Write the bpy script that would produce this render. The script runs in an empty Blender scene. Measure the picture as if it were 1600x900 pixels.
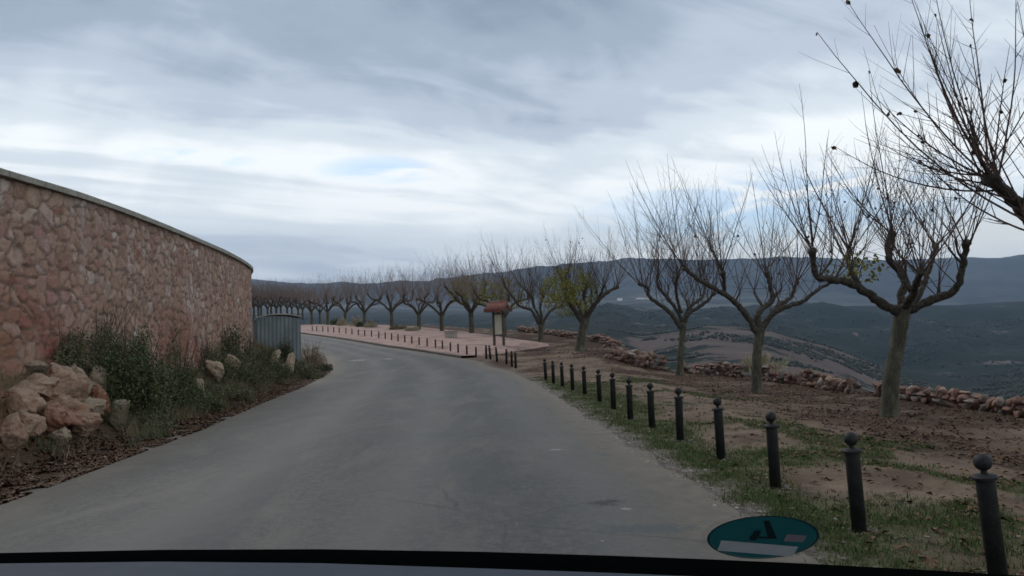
import bpy, math, random
import numpy as np
from mathutils import Vector, Matrix, noise as mn
random.seed(7); RNG = np.random.default_rng(7)
scene = bpy.context.scene
COL = scene.collection
R = math.radians
F_PX, CAM_Z, PITCH, ROLL = 1200.0, 1.5, 3.67, 2.0

# ------------------------------------------------------------------ camera
cam_d = bpy.data.cameras.new('camera'); cam = bpy.data.objects.new('camera', cam_d); COL.objects.link(cam)
cam_d.sensor_width = 36; cam_d.lens = 36 * F_PX / 1600; cam_d.clip_end = 30000; cam_d.clip_start = 0.02
CM = Matrix.Translation((0, 0, CAM_Z)) @ Matrix.Rotation(R(90 + PITCH), 4, 'X') @ Matrix.Rotation(R(-ROLL), 4, 'Z')
cam.matrix_world = CM
scene.camera = cam
M3 = CM.to_3x3()

def ray(px, py):
    return (M3 @ Vector(((px - 800) / F_PX, (450 - py) / F_PX, -1))).normalized()
def at_y(px, py, Y):            # the world point on that line of sight at depth Y
    d = ray(px, py); return Vector((0, 0, CAM_Z)) + d * (Y / d.y)

# ------------------------------------------------------------------ terrain functions
def itp(x, xs, ys): return float(np.interp(x, xs, ys))
FY = [-40, 26, 30, 34, 38, 45, 50, 60, 75, 90, 110, 140]
FZ = [0, 0, .06, .2, .52, 1.02, 1.33, 1.93, 2.75, 3.45, 4.2, 5.0]
def sm(a, b, x):
    t = min(1, max(0, (x - a) / (b - a))); return t * t * (3 - 2 * t)
def base(x, y):
    return itp(y, FY, FZ) - .3 * sm(3, 7, x) * (1 - sm(30, 42, y))
def hit(px, py, fn, far=200):   # line of sight meets the surface z = fn(x, y)
    d = ray(px, py); o = Vector((0, 0, CAM_Z)); t = .5; last = t
    while t < far:
        p = o + d * t
        if p.z < fn(p.x, p.y):
            a, b = last, t
            for _ in range(18):
                m = (a + b) / 2; q = o + d * m
                if q.z < fn(q.x, q.y): b = m
                else: a = m
            return o + d * b
        last = t; t += .05 + t * .004
    return o + d * far
LEFT_PX = [(0, 780), (200, 708), (300, 672), (400, 630), (480, 598), (513, 578)]
RIGHT_PX = [(1150, 800), (1100, 765), (1000, 705), (930, 660), (870, 620), (835, 597), (800, 581), (740, 563)]
L = [hit(*p, base) for p in LEFT_PX]; Rr = [hit(*p, base) for p in RIGHT_PX]
LX = [(-40, -5.0), (-5, -5.1)] + [(p.y, p.x) for p in L] + [(41, -10.0), (47, -12.4), (60, -18.8), (75, -27), (90, -36), (110, -50), (140, -72)]
RX = [(-40, 2.2), (-5, 2.1)] + [(p.y, p.x) for p in Rr]
RX = [q for q in RX if q[0] < 37.6] + [(42.5, -5), (47.5, -7.9), (56.5, -12.3), (71, -19.8), (90, -30), (110, -43), (140, -64)]
LX.sort(); RX.sort()
def XL(y): return itp(y, [a for a, b in LX], [b for a, b in LX])
def XR(y): return itp(y, [a for a, b in RX], [b for a, b in RX])
EDGE = [(-40, 10.5), (8, 10.2), (16, 9.7), (24, 9.5), (29, 8.9), (32, 6.6), (36, 6.0), (42, 6.0), (48, 4.6), (56, 2.6), (62, .6), (68, -2.4), (80, -8.4), (92, -15), (104, -24), (116, -34), (140, -54)]
def EX(y): return itp(y, [a for a, b in EDGE], [b for a, b in EDGE])
WALLP = [(-9.3, -6), (-9.1, 2), (-8.95, 8), (-8.7, 13), (-8.6, 15.4), (-8.75, 18.3), (-9.1, 22), (-9.5, 25.5), (-10.1, 29), (-10.8, 31.6), (-12.2, 34.5), (-14.6, 38), (-18, 42), (-24, 47), (-32, 52)]
def ground(x, y):
    z = base(x, y)
    t = XL(y) - x
    if t > 0:
        k = 1 - .75 * sm(33, 40, y)
        h = 1.25 * sm(.7, 2.7, t) * k + .5 * sm(2.5, 6, t)
        n = mn.fractal((x * .8, y * .8, 3.1), 1.0, 2.0, 4)
        z += h * (1 + .3 * n) + .05 * sm(.1, 1, t) * mn.noise((x * 3, y * 3, 0))
        z -= .02
    e = x - EX(y)
    if e > 0: z -= (.75 * e + .02 * e * e if e < 12 else .75 * e + 2.88)
    if t < 0 and x > XR(y) + .25:
        z += .035 * mn.noise((x * 1.3, y * 1.3, 7)) + .02 * mn.noise((x * 4, y * 4, 1))
        # small earth mounds by the trees
        z += .35 * math.exp(-(((x - 3.3) / 1.8) ** 2 + ((y - 33.5) / 3.5) ** 2))
    return z

# ------------------------------------------------------------------ helpers
def tag(o, label=None, cat=None, group=None, kind=None):
    if label: o['label'] = label
    if cat: o['category'] = cat
    if group: o['group'] = group
    if kind: o['kind'] = kind
    return o
class MB:
    def __init__(s): s.v = []; s.f = []; s.mi = []
    def tube(s, pts, rad, n=6, cap=True):
        k0 = len(s.v); prev = None
        for i, p in enumerate(pts):
            p = Vector(p)
            d = (Vector(pts[min(i + 1, len(pts) - 1)]) - Vector(pts[max(i - 1, 0)]))
            d = d.normalized() if d.length > 1e-9 else Vector((0, 0, 1))
            if prev is None:
                a = d.orthogonal().normalized()
            else:
                a = (prev - d * prev.dot(d)); a = a.normalized() if a.length > 1e-6 else d.orthogonal().normalized()
            prev = a; b = d.cross(a)
            for j in range(n):
                t = 2 * math.pi * j / n
                s.v.append(p + (a * math.cos(t) + b * math.sin(t)) * rad[i])
            if i:
                q = k0 + (i - 1) * n
                for j in range(n):
                    s.f.append((q + j, q + (j + 1) % n, q + n + (j + 1) % n, q + n + j))
        if cap:
            s.f.append(tuple(range(k0 + n - 1, k0 - 1, -1))); q = k0 + (len(pts) - 1) * n
            s.f.append(tuple(range(q, q + n)))
    def box(s, c, d, rz=0, m=None):
        k = len(s.v); M = Matrix.Rotation(rz, 3, 'Z') if m is None else m
        for x in (-.5, .5):
            for y in (-.5, .5):
                for z in (-.5, .5): s.v.append(Vector(c) + M @ Vector((x * d[0], y * d[1], z * d[2])))
        for f in ((0, 1, 3, 2), (4, 6, 7, 5), (0, 4, 5, 1), (2, 3, 7, 6), (0, 2, 6, 4), (1, 5, 7, 3)): s.f.append(tuple(k + i for i in f))
    def lathe(s, prof, n=20, c=(0, 0, 0)):
        k = len(s.v); c = Vector(c)
        for r, z in prof:
            for j in range(n):
                t = 2 * math.pi * j / n; s.v.append(c + Vector((r * math.cos(t), r * math.sin(t), z)))
        for i in range(len(prof) - 1):
            for j in range(n):
                a = k + i * n + j; b = k + i * n + (j + 1) % n; s.f.append((a, b, b + n, a + n))
        s.f.append(tuple(range(k + n - 1, k - 1, -1))); q = k + (len(prof) - 1) * n; s.f.append(tuple(range(q, q + n)))
    def quad(s, *p):
        k = len(s.v); s.v += [Vector(q) for q in p]; s.f.append(tuple(range(k, k + len(p))))
    def mesh(s, name, mat, smooth=False):
        me = bpy.data.meshes.new(name); me.from_pydata([tuple(v) for v in s.v], [], s.f)
        for m in (mat if isinstance(mat, list) else [mat]): me.materials.append(m)
        if smooth: me.polygons.foreach_set('use_smooth', [True] * len(me.polygons))
        me.update(); return me
    def build(s, name, mat, parent=None, smooth=False):
        return link(name, s.mesh(name, mat, smooth), parent)
def link(name, data, parent=None, loc=None, rz=0):
    o = bpy.data.objects.new(name, data); COL.objects.link(o)
    if parent: o.parent = parent
    if loc is not None: o.location = loc
    if rz: o.rotation_euler.z = rz
    return o
def empty(name, loc, rz=0):
    return link(name, None, None, loc, rz)
def np_mesh(name, V, Fc, mat, smooth=False):
    me = bpy.data.meshes.new(name)
    n = Fc.shape[1]
    me.vertices.add(len(V)); me.vertices.foreach_set('co', np.asarray(V, np.float32).ravel())
    me.loops.add(Fc.size); me.loops.foreach_set('vertex_index', Fc.astype(np.int32).ravel())
    me.polygons.add(len(Fc)); me.polygons.foreach_set('loop_start', np.arange(0, Fc.size, n, dtype=np.int32))
    me.polygons.foreach_set('loop_total', np.full(len(Fc), n, np.int32))
    if smooth: me.polygons.foreach_set('use_smooth', np.ones(len(Fc), bool))
    me.materials.append(mat); me.update(calc_edges=True); me.validate(); return me
def grid_faces(nu, nv):
    i = np.arange(nu - 1)[:, None]; j = np.arange(nv - 1)[None, :]
    a = i * nv + j
    return np.stack([a, a + nv, a + nv + 1, a + 1], -1).reshape(-1, 4)
def attr(me, name, vals):
    a = me.attributes.new(name, 'FLOAT', 'POINT'); a.data.foreach_set('value', np.asarray(vals, np.float32))

# ------------------------------------------------------------------ materials
class NT:
    def __init__(s, name):
        s.m = bpy.data.materials.new(name); s.m.use_nodes = True; s.t = s.m.node_tree; s.n = s.t.nodes; s.l = s.t.links
        s.b = s.n['Principled BSDF']; s.b.inputs['Specular IOR Level'].default_value = .25
    def N(s, typ, **kw):
        n = s.n.new(typ)
        for k, v in kw.items(): setattr(n, k, v)
        return n
    def put(s, sock, v):
        if isinstance(v, bpy.types.NodeSocket): s.l.new(v, sock)
        elif isinstance(v, (tuple, list)) and len(v) == 3 and len(sock.default_value) == 4: sock.default_value = (*v, 1)
        else: sock.default_value = v
    def coord(s, kind='Object'): return s.N('ShaderNodeTexCoord').outputs[kind]
    def map(s, v, scale): 
        n = s.N('ShaderNodeMapping'); s.put(n.inputs[0], v); n.inputs['Scale'].default_value = scale; return n.outputs[0]
    def noise(s, v, scale, detail=5, rough=.6, dist=0, out='Fac'):
        n = s.N('ShaderNodeTexNoise'); s.put(n.inputs['Vector'], v)
        for k, q in (('Scale', scale), ('Detail', detail), ('Roughness', rough), ('Distortion', dist)): n.inputs[k].default_value = q
        return n.outputs[out]
    def vor(s, v, scale, feature='F1', out='Distance', rnd=1):
        n = s.N('ShaderNodeTexVoronoi', feature=feature); s.put(n.inputs['Vector'], v); n.inputs['Scale'].default_value = scale
        n.inputs['Randomness'].default_value = rnd; return n.outputs[out]
    def ramp(s, v, stops, interp='LINEAR'):
        n = s.N('ShaderNodeValToRGB'); s.put(n.inputs[0], v); e = n.color_ramp.elements; n.color_ramp.interpolation = interp
        while len(e) < len(stops): e.new(.5)
        for i, (p, c) in enumerate(stops):
            e[i].position = p; e[i].color = (*c, 1) if isinstance(c, (tuple, list)) else (c, c, c, 1)
        return n.outputs[0]
    def mix(s, f, a, b, mode='MIX'):
        n = s.N('ShaderNodeMix', data_type='RGBA', blend_type=mode); s.put(n.inputs[0], f); s.put(n.inputs[6], a); s.put(n.inputs[7], b); return n.outputs[2]
    def math(s, op, a, b=0, clamp=False):
        n = s.N('ShaderNodeMath', operation=op, use_clamp=clamp); s.put(n.inputs[0], a); s.put(n.inputs[1], b); return n.outputs[0]
    def attr(s, name): return s.N('ShaderNodeAttribute', attribute_name=name).outputs['Fac']
    def bump(s, h, dist=.01, strength=1, nrm=None):
        n = s.N('ShaderNodeBump'); s.put(n.inputs['Height'], h); n.inputs['Distance'].default_value = dist; n.inputs['Strength'].default_value = strength
        if nrm is not None: s.put(n.inputs['Normal'], nrm)
        return n.outputs[0]
    def done(s, col, rough=.9, nrm=None, spec=None, metal=None):
        s.put(s.b.inputs['Base Color'], col); s.put(s.b.inputs['Roughness'], rough)
        if nrm is not None: s.put(s.b.inputs['Normal'], nrm)
        if spec is not None: s.b.inputs['Specular IOR Level'].default_value = spec
        if metal is not None: s.put(s.b.inputs['Metallic'], metal)
        return s.m

def m_asphalt():
    t = NT('asphalt'); c = t.coord()
    big = t.noise(t.map(c, (.55, .12, 1)), 1, 5, .6, .5); spk = t.noise(c, 70, 3, .75); med = t.noise(c, 3.5, 6, .65)
    col = t.ramp(big, [(.32, (.032, .033, .0325)), (.5, (.050, .050, .047)), (.66, (.072, .069, .062))])
    col = t.mix(t.ramp(med, [(.5, 0), (.72, .4)]), col, (.034, .036, .035))
    col = t.mix(t.ramp(spk, [(.35, .5), (.52, 0), (.72, .55)]), col, t.ramp(spk, [(.45, (.022, .022, .022)), (.65, (.17, .16, .145))]))
    g2 = t.noise(c, 16, 5, .8); col = t.mix(t.ramp(g2, [(.40, .6), (.51, 0)]), col, (.024, .025, .025)); col = t.mix(t.ramp(g2, [(.53, 0), (.63, .42)]), col, (.105, .1, .09)); g3 = t.noise(c, 4.5, 5, .75, .5); col = t.mix(t.ramp(g3, [(.36, .5), (.5, 0)]), col, (.035, .036, .034)); col = t.mix(t.ramp(g3, [(.54, 0), (.68, .3)]), col, (.09, .083, .07))
    wear = t.noise(t.map(c, (1, .3, 1)), .7, 5, .65, 1.5); col = t.mix(t.ramp(wear, [(.5, 0), (.64, .55)]), col, (.098, .09, .076))
    patch = t.noise(t.map(c, (.35, .1, 1)), 1.3, 3, .5, 1.2)
    col = t.mix(t.ramp(patch, [(.55, 0), (.57, .5)]), col, (.032, .038, .04))
    col = t.mix(t.math('MULTIPLY', t.attr('edge'), t.ramp(med, [(.3, .35), (.6, 1)])), col, (.13, .106, .078))
    # tyre-worn paler lanes
    col = t.mix(t.math('MULTIPLY', t.attr('lane'), .5), col, (.105, .102, .094))
    crack = t.vor(t.mix(.12, c, t.noise(c, 2, 3, .6, 0, 'Color')), .55, 'DISTANCE_TO_EDGE')
    cm = t.math('MULTIPLY', t.ramp(crack, [(0, 1), (.008, 0)]), t.ramp(t.noise(c, .25, 2), [(.46, 0), (.56, .6)]))
    col = t.mix(cm, col, (.018, .018, .018))
    chip = t.vor(c, 5); cc = t.vor(c, 5, out='Color')
    dots = t.math('MULTIPLY', t.ramp(chip, [(.05, 1), (.08, 0)]), t.ramp(cc, [(.75, 0), (.8, 1)]))
    col = t.mix(t.math('MULTIPLY', dots, .6), col, (.26, .24, .21))
    for (hx, hy, rx, ry, kind) in HOLES:
        mp = t.N('ShaderNodeMapping'); t.put(mp.inputs[0], t.mix(.05, c, t.noise(c, 5, 4, .7, 0, 'Color'))); mp.inputs['Location'].default_value = (-hx / rx, -hy / ry, 0); mp.inputs['Scale'].default_value = (1 / rx, 1 / ry, 0)
        ln = t.N('ShaderNodeVectorMath', operation='LENGTH'); t.put(ln.inputs[0], mp.outputs[0]); d_ = t.math('ADD', ln.outputs['Value'], t.math('MULTIPLY', t.math('SUBTRACT', g2, .5), 3.2))
        col = t.mix(t.ramp(d_, [(.5, .85), (1, 0)]), col, (.016, .016, .015) if kind == 0 else (.2, .19, .17) if kind == 1 else (.045, .055, .055))
    h = t.math('ADD', spk, t.math('ADD', t.math('MULTIPLY', med, .5), g2))
    return t.done(col, .78, t.bump(h, .008, .55), .35)
def m_ground():
    t = NT('earth'); c = t.coord()
    n1 = t.noise(c, 1.1, 6, .65, .3); n2 = t.noise(c, 9, 6, .7); n3 = t.noise(c, 60, 4, .7)
    dirt = t.ramp(n1, [(.3, (.115, .08, .055)), (.5, (.18, .13, .09)), (.7, (.26, .2, .145))])
    dirt = t.mix(t.ramp(n3, [(.35, .5), (.6, 0)]), dirt, (.065, .045, .032))
    dirt = t.mix(t.ramp(n3, [(.62, 0), (.75, .6)]), dirt, (.34, .29, .23))
    litter = t.ramp(n3, [(.3, (.018, .010, .007)), (.5, (.05, .027, .017)), (.62, (.088, .05, .031)), (.75, (.15, .1, .065))])
    lm = t.math('MULTIPLY', t.attr('litter'), t.ramp(n2, [(.3, 0), (.48, 1)]))
    col = t.mix(lm, dirt, litter)
    green = t.ramp(n3, [(.3, (.018, .028, .008)), (.5, (.04, .058, .018)), (.7, (.085, .1, .035))])
    gm = t.math('MULTIPLY', t.attr('green'), t.ramp(n2, [(.3, 0), (.5, 1)]))
    col = t.mix(gm, col, green)
    grav = t.ramp(t.vor(c, 28, out='Color'), [(.2, (.06, .056, .05)), (.5, (.11, .1, .088)), (.85, (.21, .19, .165))])
    col = t.mix(t.math('MULTIPLY', t.attr('gravel'), t.ramp(n2, [(.25, .4), (.5, 1)])), col, grav)
    red = t.ramp(n2, [(.3, (.16, .075, .042)), (.6, (.25, .135, .085))])
    col = t.mix(t.math('MULTIPLY', t.attr('red'), t.ramp(n1, [(.3, .3), (.55, 1)])), col, red)
    h = t.math('ADD', t.math('MULTIPLY', n3, .5), n2)
    return t.done(col, .95, t.bump(h, .05, .8), .15)
def m_stonewall():
    t = NT('rubble_masonry'); c = t.coord(); v = t.attr('cell'); v2 = t.attr('cell2'); mo = t.attr('mortar')
    col = t.ramp(v, [(0, (.30, .185, .14)), (.14, (.45, .31, .225)), (.28, (.37, .215, .17)), (.42, (.49, .355, .27)), (.55, (.38, .24, .19)), (.66, (.46, .295, .25)), (.78, (.54, .43, .35)), (.88, (.35, .145, .11)), (1, (.62, .54, .48))])
    n1 = t.noise(c, 6, 6, .7); n2 = t.noise(c, 35, 5, .7); n0 = t.noise(c, .45, 4, .6, .6)
    col = t.mix(t.ramp(n1, [(.35, .45), (.55, 0)]), col, (.2, .12, .085))
    col = t.mix(t.ramp(n1, [(.55, 0), (.75, .45)]), col, (.5, .4, .33))
    col = t.mix(t.ramp(n2, [(.3, .4), (.5, 0)]), col, (.15, .09, .065))
    col = t.mix(t.ramp(n0, [(.54, 0), (.72, .5)]), col, (.5, .44, .41))       # whitish lime bloom
    red = t.noise(c, .33, 2, .5, 1.0)
    col = t.mix(t.math('MULTIPLY', t.ramp(red, [(.50, 0), (.60, .65)]), t.attr('low')), col, (.27, .075, .05))
    och = t.noise(t.map(c, (1, 1, .35)), .9, 3, .5, .4)
    col = t.mix(t.math('MULTIPLY', t.ramp(och, [(.45, 0), (.65, .5)]), t.attr('low')), col, (.30, .19, .105))
    mort = t.mix(n2, (.12, .085, .065), (.28, .215, .17))
    col = t.mix(t.math('MULTIPLY', mo, t.ramp(n1, [(.3, 1), (.7, .75)])), col, mort)
    stain = t.noise(t.map(c, (2.2, 2.2, .25)), 1, 4, .6)
    col = t.mix(t.math('MULTIPLY', t.ramp(stain, [(.58, 0), (.72, .45)]), t.attr('high')), col, (.5, .47, .46))
    return t.done(col, .93, t.bump(t.math('ADD', n2, n1), .03, .8), .15)
def m_simple(name, c1, c2, scale=8, rough=.8, bump=.01, metal=None, spec=None, c3=None, speck=None):
    t = NT(name); c = t.coord(); n = t.noise(c, scale, 6, .65); n2 = t.noise(c, scale * 6, 4, .7)
    col = t.ramp(n, [(.3, c1), (.7, c2)] if c3 is None else [(.28, c1), (.5, c2), (.72, c3)])
    if speck: col = t.mix(t.ramp(n2, [(.5, 0), (.65, .7)]), col, speck)
    return t.done(col, rough, t.bump(t.math('ADD', n, t.math('MULTIPLY', n2, .4)), bump, .8) if bump else None, spec, metal)
def m_rock(name, a, b, c3, dark):
    t = NT(name); c = t.coord(); n = t.noise(c, 2.6, 7, .68, .6); n2 = t.noise(c, 14, 6, .72); n3 = t.noise(t.map(c, (1, 1, 2.2)), 5, 4, .6, .8)
    col = t.ramp(n, [(.3, a), (.5, b), (.68, c3)])
    col = t.mix(t.ramp(n2, [(.32, .6), (.5, 0)]), col, dark)
    col = t.mix(t.ramp(n3, [(.6, 0), (.72, .5)]), col, (.3, .11, .06))
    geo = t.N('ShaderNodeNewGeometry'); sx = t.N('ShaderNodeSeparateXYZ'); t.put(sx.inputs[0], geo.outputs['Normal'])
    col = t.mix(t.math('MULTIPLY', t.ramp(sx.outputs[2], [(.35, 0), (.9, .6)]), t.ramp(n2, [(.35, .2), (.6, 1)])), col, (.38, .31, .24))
    return t.done(col, .92, t.bump(t.math('ADD', n, n2), .06, 1), .15)
def m_leaf(name, a, b, c3):
    t = NT(name); g = t.N('ShaderNodeNewGeometry').outputs['Random Per Island']; c = t.coord(); n = t.noise(c, 1.3, 3)
    col = t.ramp(g, [(0, a), (.5, b), (1, c3)]); col = t.mix(t.ramp(n, [(.4, 0), (.7, .5)]), col, c3)
    m = t.done(col, .7); t.b.inputs['Specular IOR Level'].default_value = .2
    return m
def m_bark():
    t = NT('plane_bark'); c = t.coord(); n = t.noise(t.map(c, (1, 1, .35)), 11, 6, .7); n2 = t.noise(c, 2.3, 4, .6); n3 = t.noise(c, 50, 3, .7)
    col = t.ramp(n, [(.3, (.045, .04, .028)), (.5, (.085, .078, .055)), (.7, (.15, .14, .105))])
    col = t.mix(t.ramp(n2, [(.5, 0), (.64, .55)]), col, (.165, .165, .12))
    col = t.mix(t.ramp(n3, [(.3, .5), (.5, 0)]), col, (.03, .025, .02))
    return t.done(col, .9, t.bump(t.math('ADD', n, n3), .025, .9), .15)
def m_limb():
    t = NT('limb_bark'); c = t.coord(); n = t.noise(c, 14, 6, .7); n2 = t.noise(c, 60, 3, .7)
    col = t.ramp(n, [(.3, (.034, .029, .024)), (.5, (.078, .068, .055)), (.72, (.16, .142, .112))])
    return t.done(col, .92, t.bump(t.math('ADD', n, n2), .03, 1), .12)
HOLES = [(q.x, q.y, rx, ry, kd) for (a_, b_, rx, ry, kd) in ((948, 803, .13, .12, 0), (962, 799, .1, .07, 0), (985, 812, .05, .05, 1), (873, 714, .1, .06, 1), (560, 570, .5, .35, 1), (608, 568, .3, .3, 1), (1010, 845, .45, .16, 2), (700, 690, .5, .5, 2)) for q in (hit(a_, b_, base),)]
MAT = dict(
    asphalt=m_asphalt(), earth=m_ground(), wall=m_stonewall(), bark=m_bark(), limb=m_limb(),
    twig=m_simple('twig_bark', (.05, .033, .027), (.10, .068, .055), 5, .8, 0),
    ftwig=m_simple('hazed_twig_bark', (.13, .098, .085), (.22, .165, .14), 5, .8, 0),  # far twigs made paler: distance haze put into the bark colour
    coping=m_simple('coping_concrete', (.26, .25, .215), (.40, .385, .335), 2.5, .9, .01, speck=(.16, .15, .12)),
    concrete=m_simple('bench_concrete', (.3, .27, .23), (.42, .38, .33), 6, .9, .01),
    iron=m_simple('black_iron', (.009, .0095, .01), (.022, .0225, .023), 9, .65, .003, spec=.22, speck=(.036, .032, .028)),
    rust=m_simple('dark_post_iron', (.02, .014, .013), (.045, .026, .022), 15, .7, .003),
    rock_a=m_rock('orange_limestone', (.27, .155, .105), (.40, .26, .185), (.49, .38, .29), (.1, .055, .04)),
    rock_b=m_rock('pale_limestone', (.24, .18, .125), (.36, .28, .2), (.46, .38, .3), (.11, .08, .055)),
    rock_g=m_rock('mossy_limestone', (.09, .085, .05), (.15, .135, .085), (.21, .17, .11), (.05, .045, .03)),
    rock_p=m_rock('pink_rubble', (.27, .17, .13), (.38, .26, .205), (.47, .37, .31), (.12, .075, .055)),
    rock_r=m_rock('red_limestone', (.22, .095, .06), (.33, .16, .105), (.40, .25, .17), (.09, .04, .028)),
    bush=m_leaf('bush_leaf', (.036, .05, .022), (.07, .09, .04), (.13, .14, .07)),
    bush_d=m_leaf('dark_bush_leaf', (.026, .036, .019), (.048, .062, .032), (.085, .095, .05)),
    bush_o=m_leaf('olive_bush_leaf', (.045, .056, .028), (.09, .1, .05), (.16, .152, .085)),
    dry=m_leaf('dry_stalk', (.09, .07, .045), (.16, .125, .075), (.24, .19, .12)),
    pale=m_leaf('pale_dry_grass', (.26, .235, .15), (.36, .32, .21), (.45, .4, .27)),
    grass=m_leaf('verge_grass_blade', (.028, .052, .012), (.055, .09, .022), (.11, .13, .045)),
    leaf=m_leaf('fallen_leaf', (.028, .015, .01), (.075, .038, .022), (.16, .095, .052)),
    hleaf=m_leaf('withered_leaf', (.025, .016, .011), (.045, .028, .017), (.07, .042, .022)),
    yleaf=m_leaf('yellowing_leaf', (.13, .12, .025), (.19, .19, .04), (.28, .24, .05)),
    stone=m_leaf('pebble', (.09, .075, .06), (.16, .135, .11), (.34, .31, .27)),
)
def m_paving():
    t = NT('pink_paving'); c = t.coord(); b = t.N('ShaderNodeTexBrick'); mp = t.N('ShaderNodeMapping'); t.put(mp.inputs[0], c); mp.inputs['Rotation'].default_value = (0, 0, R(38))
    t.put(b.inputs['Vector'], mp.outputs[0]); b.inputs['Scale'].default_value = 1.0; b.inputs['Brick Width'].default_value = .5; b.inputs['Row Height'].default_value = .33
    b.inputs['Mortar Size'].default_value = .012
    b.inputs['Color1'].default_value = (.27, .165, .14, 1); b.inputs['Color2'].default_value = (.34, .225, .19, 1); b.inputs['Mortar'].default_value = (.19, .13, .11, 1)
    n = t.noise(c, .8, 5, .6, .4); n2 = t.noise(c, 12, 4, .7)
    col = t.mix(t.ramp(n, [(.35, .3), (.5, 0), (.7, .35)]), b.outputs[0], (.36, .28, .24))
    lit = t.math('MULTIPLY', t.ramp(t.noise(c, .55, 5, .7, 1), [(.50, 0), (.60, .85)]), t.ramp(n2, [(.4, 0), (.55, 1)]))
    col = t.mix(lit, col, (.1, .055, .035))
    return t.done(col, .85, t.bump(n2, .01, .5), .2)
def m_valley():
    t = NT('hillside'); c = t.coord(); tan = t.attr('tan'); far = t.attr('far')
    n0 = t.noise(c, .0016, 8, .62, .6); n1 = t.noise(c, .009, 7, .66, .4); n2 = t.noise(c, .05, 5, .7); v = t.noise(c, .16, 3, .8)
    scrub = t.ramp(n2, [(.3, (.006, .011, .008)), (.5, (.011, .018, .013)), (.68, (.026, .032, .023))])
    scrub = t.mix(t.ramp(n1, [(.58, 0), (.70, .45)]), scrub, (.07, .064, .056)); scrub = t.mix(t.ramp(t.noise(c, .0035, 6, .6, .8), [(.46, 0), (.60, .7)]), scrub, (.012, .02, .014))
    n5 = t.noise(t.map(c, (1, .45, 1)), .0075, 7, .7, 1.6); scrub = t.mix(t.math('MULTIPLY', t.ramp(n5, [(.56, 0), (.64, .5)]), t.ramp(n1, [(.4, 0), (.6, 1)])), scrub, (.075, .07, .06))  # stretched paler patches: shading of the slope relief put into the scrub colour
    scrub = t.mix(t.math('MULTIPLY', t.ramp(v, [(.62, 0), (.72, .4)]), t.ramp(n1, [(.42, 0), (.55, 1)])), scrub, (.13, .12, .1))
    field = t.ramp(n1, [(.35, (.065, .05, .044)), (.55, (.1, .076, .066)), (.7, (.135, .108, .094))])
    m = t.math('ADD', tan, t.math('MULTIPLY', t.math('SUBTRACT', n1, .5), 3.4))
    col = t.mix(t.ramp(m, [(.47, 0), (.53, 1)]), scrub, field)
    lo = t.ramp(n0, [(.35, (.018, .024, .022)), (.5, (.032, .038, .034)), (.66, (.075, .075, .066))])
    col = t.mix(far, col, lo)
    col = t.mix(t.attr('plain'), col, t.ramp(n1, [(.4, (.12, .13, .11)), (.6, (.24, .23, .2))]))
    return t.done(col, .98, t.bump(t.math('ADD', n2, v), 3, .6), .05)
def m_coping():
    t = NT('coping_slabs'); c = t.coord(); n = t.noise(c, 2.5, 6, .65); n2 = t.noise(c, 16, 4, .7)
    col = t.ramp(n, [(.3, (.24, .23, .195)), (.7, (.40, .385, .335))]); col = t.mix(t.ramp(n2, [(.5, 0), (.65, .6)]), col, (.17, .16, .125))
    fr_ = t.math('FRACT', t.math('MULTIPLY', t.attr('run'), 1.05)); col = t.mix(t.ramp(fr_, [(0, 1), (.025, 0)]), col, (.06, .055, .045))
    return t.done(col, .9, t.bump(n2, .01, .6))
def m_metal_sheet():
    t = NT('galvanised_sheet'); c = t.coord(); n = t.noise(t.map(c, (1, 1, .3)), 3, 5, .6)
    col = t.ramp(n, [(.3, (.10, .125, .135)), (.55, (.155, .185, .195)), (.75, (.22, .25, .26))])
    col = t.mix(t.ramp(t.noise(c, 9, 4, .7), [(.62, 0), (.75, .35)]), col, (.14, .1, .08))
    return t.done(col, .5, None, .4, .25)
def m_tiles():
    t = NT('roof_tile'); c = t.coord(); n = t.noise(c, 7, 4, .6)
    col = t.ramp(n, [(.3, (.15, .06, .045)), (.55, (.22, .092, .072)), (.75, (.28, .15, .12))])
    return t.done(col, .85, t.bump(n, .02, .5))
def m_flat(name, c, rough=.6, spec=.3):
    t = NT(name); n = t.noise(t.coord(), 60, 3, .6)
    return t.done(t.mix(t.ramp(n, [(.35, .15), (.65, 0)]), c, tuple(k * .6 for k in c)), rough, None, spec)
MAT.update(paving=m_paving(), valley=m_valley(), sheet=m_metal_sheet(), tile=m_tiles(),
           wood=m_simple('weathered_post_wood', (.06, .05, .04), (.12, .1, .08), 9, .85, .01),
           board=m_simple('cream_board', (.48, .46, .34), (.6, .57, .44), 3, .5, 0, speck=(.36, .34, .26)),
           kerb=m_simple('kerb_stone', (.09, .07, .06), (.17, .135, .11), 5, .9, .02),
           dash=m_simple('dashboard_plastic', (.03, .038, .052), (.038, .046, .062), 40, .8, .0008, spec=.1),
           black=m_flat('black_rubber', (.0015, .002, .002), .95, 0), teal=m_flat('teal_print', (.01, .2, .2), .5), tealrim=m_flat('dark_teal_print', (.003, .045, .05), .5),
           white=m_flat('paper_white', (.75, .78, .75), .7), pinkp=m_flat('pinkish_paper', (.38, .32, .35), .7), ink=m_flat('dark_ink', (.003, .022, .027), .6),
           plaster=m_flat('white_plaster', (.75, .74, .7), .8), bag=m_flat('white_plastic', (.8, .8, .78), .5), stickw=m_flat('grey_driftwood', (.26, .23, .2), .9))
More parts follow.
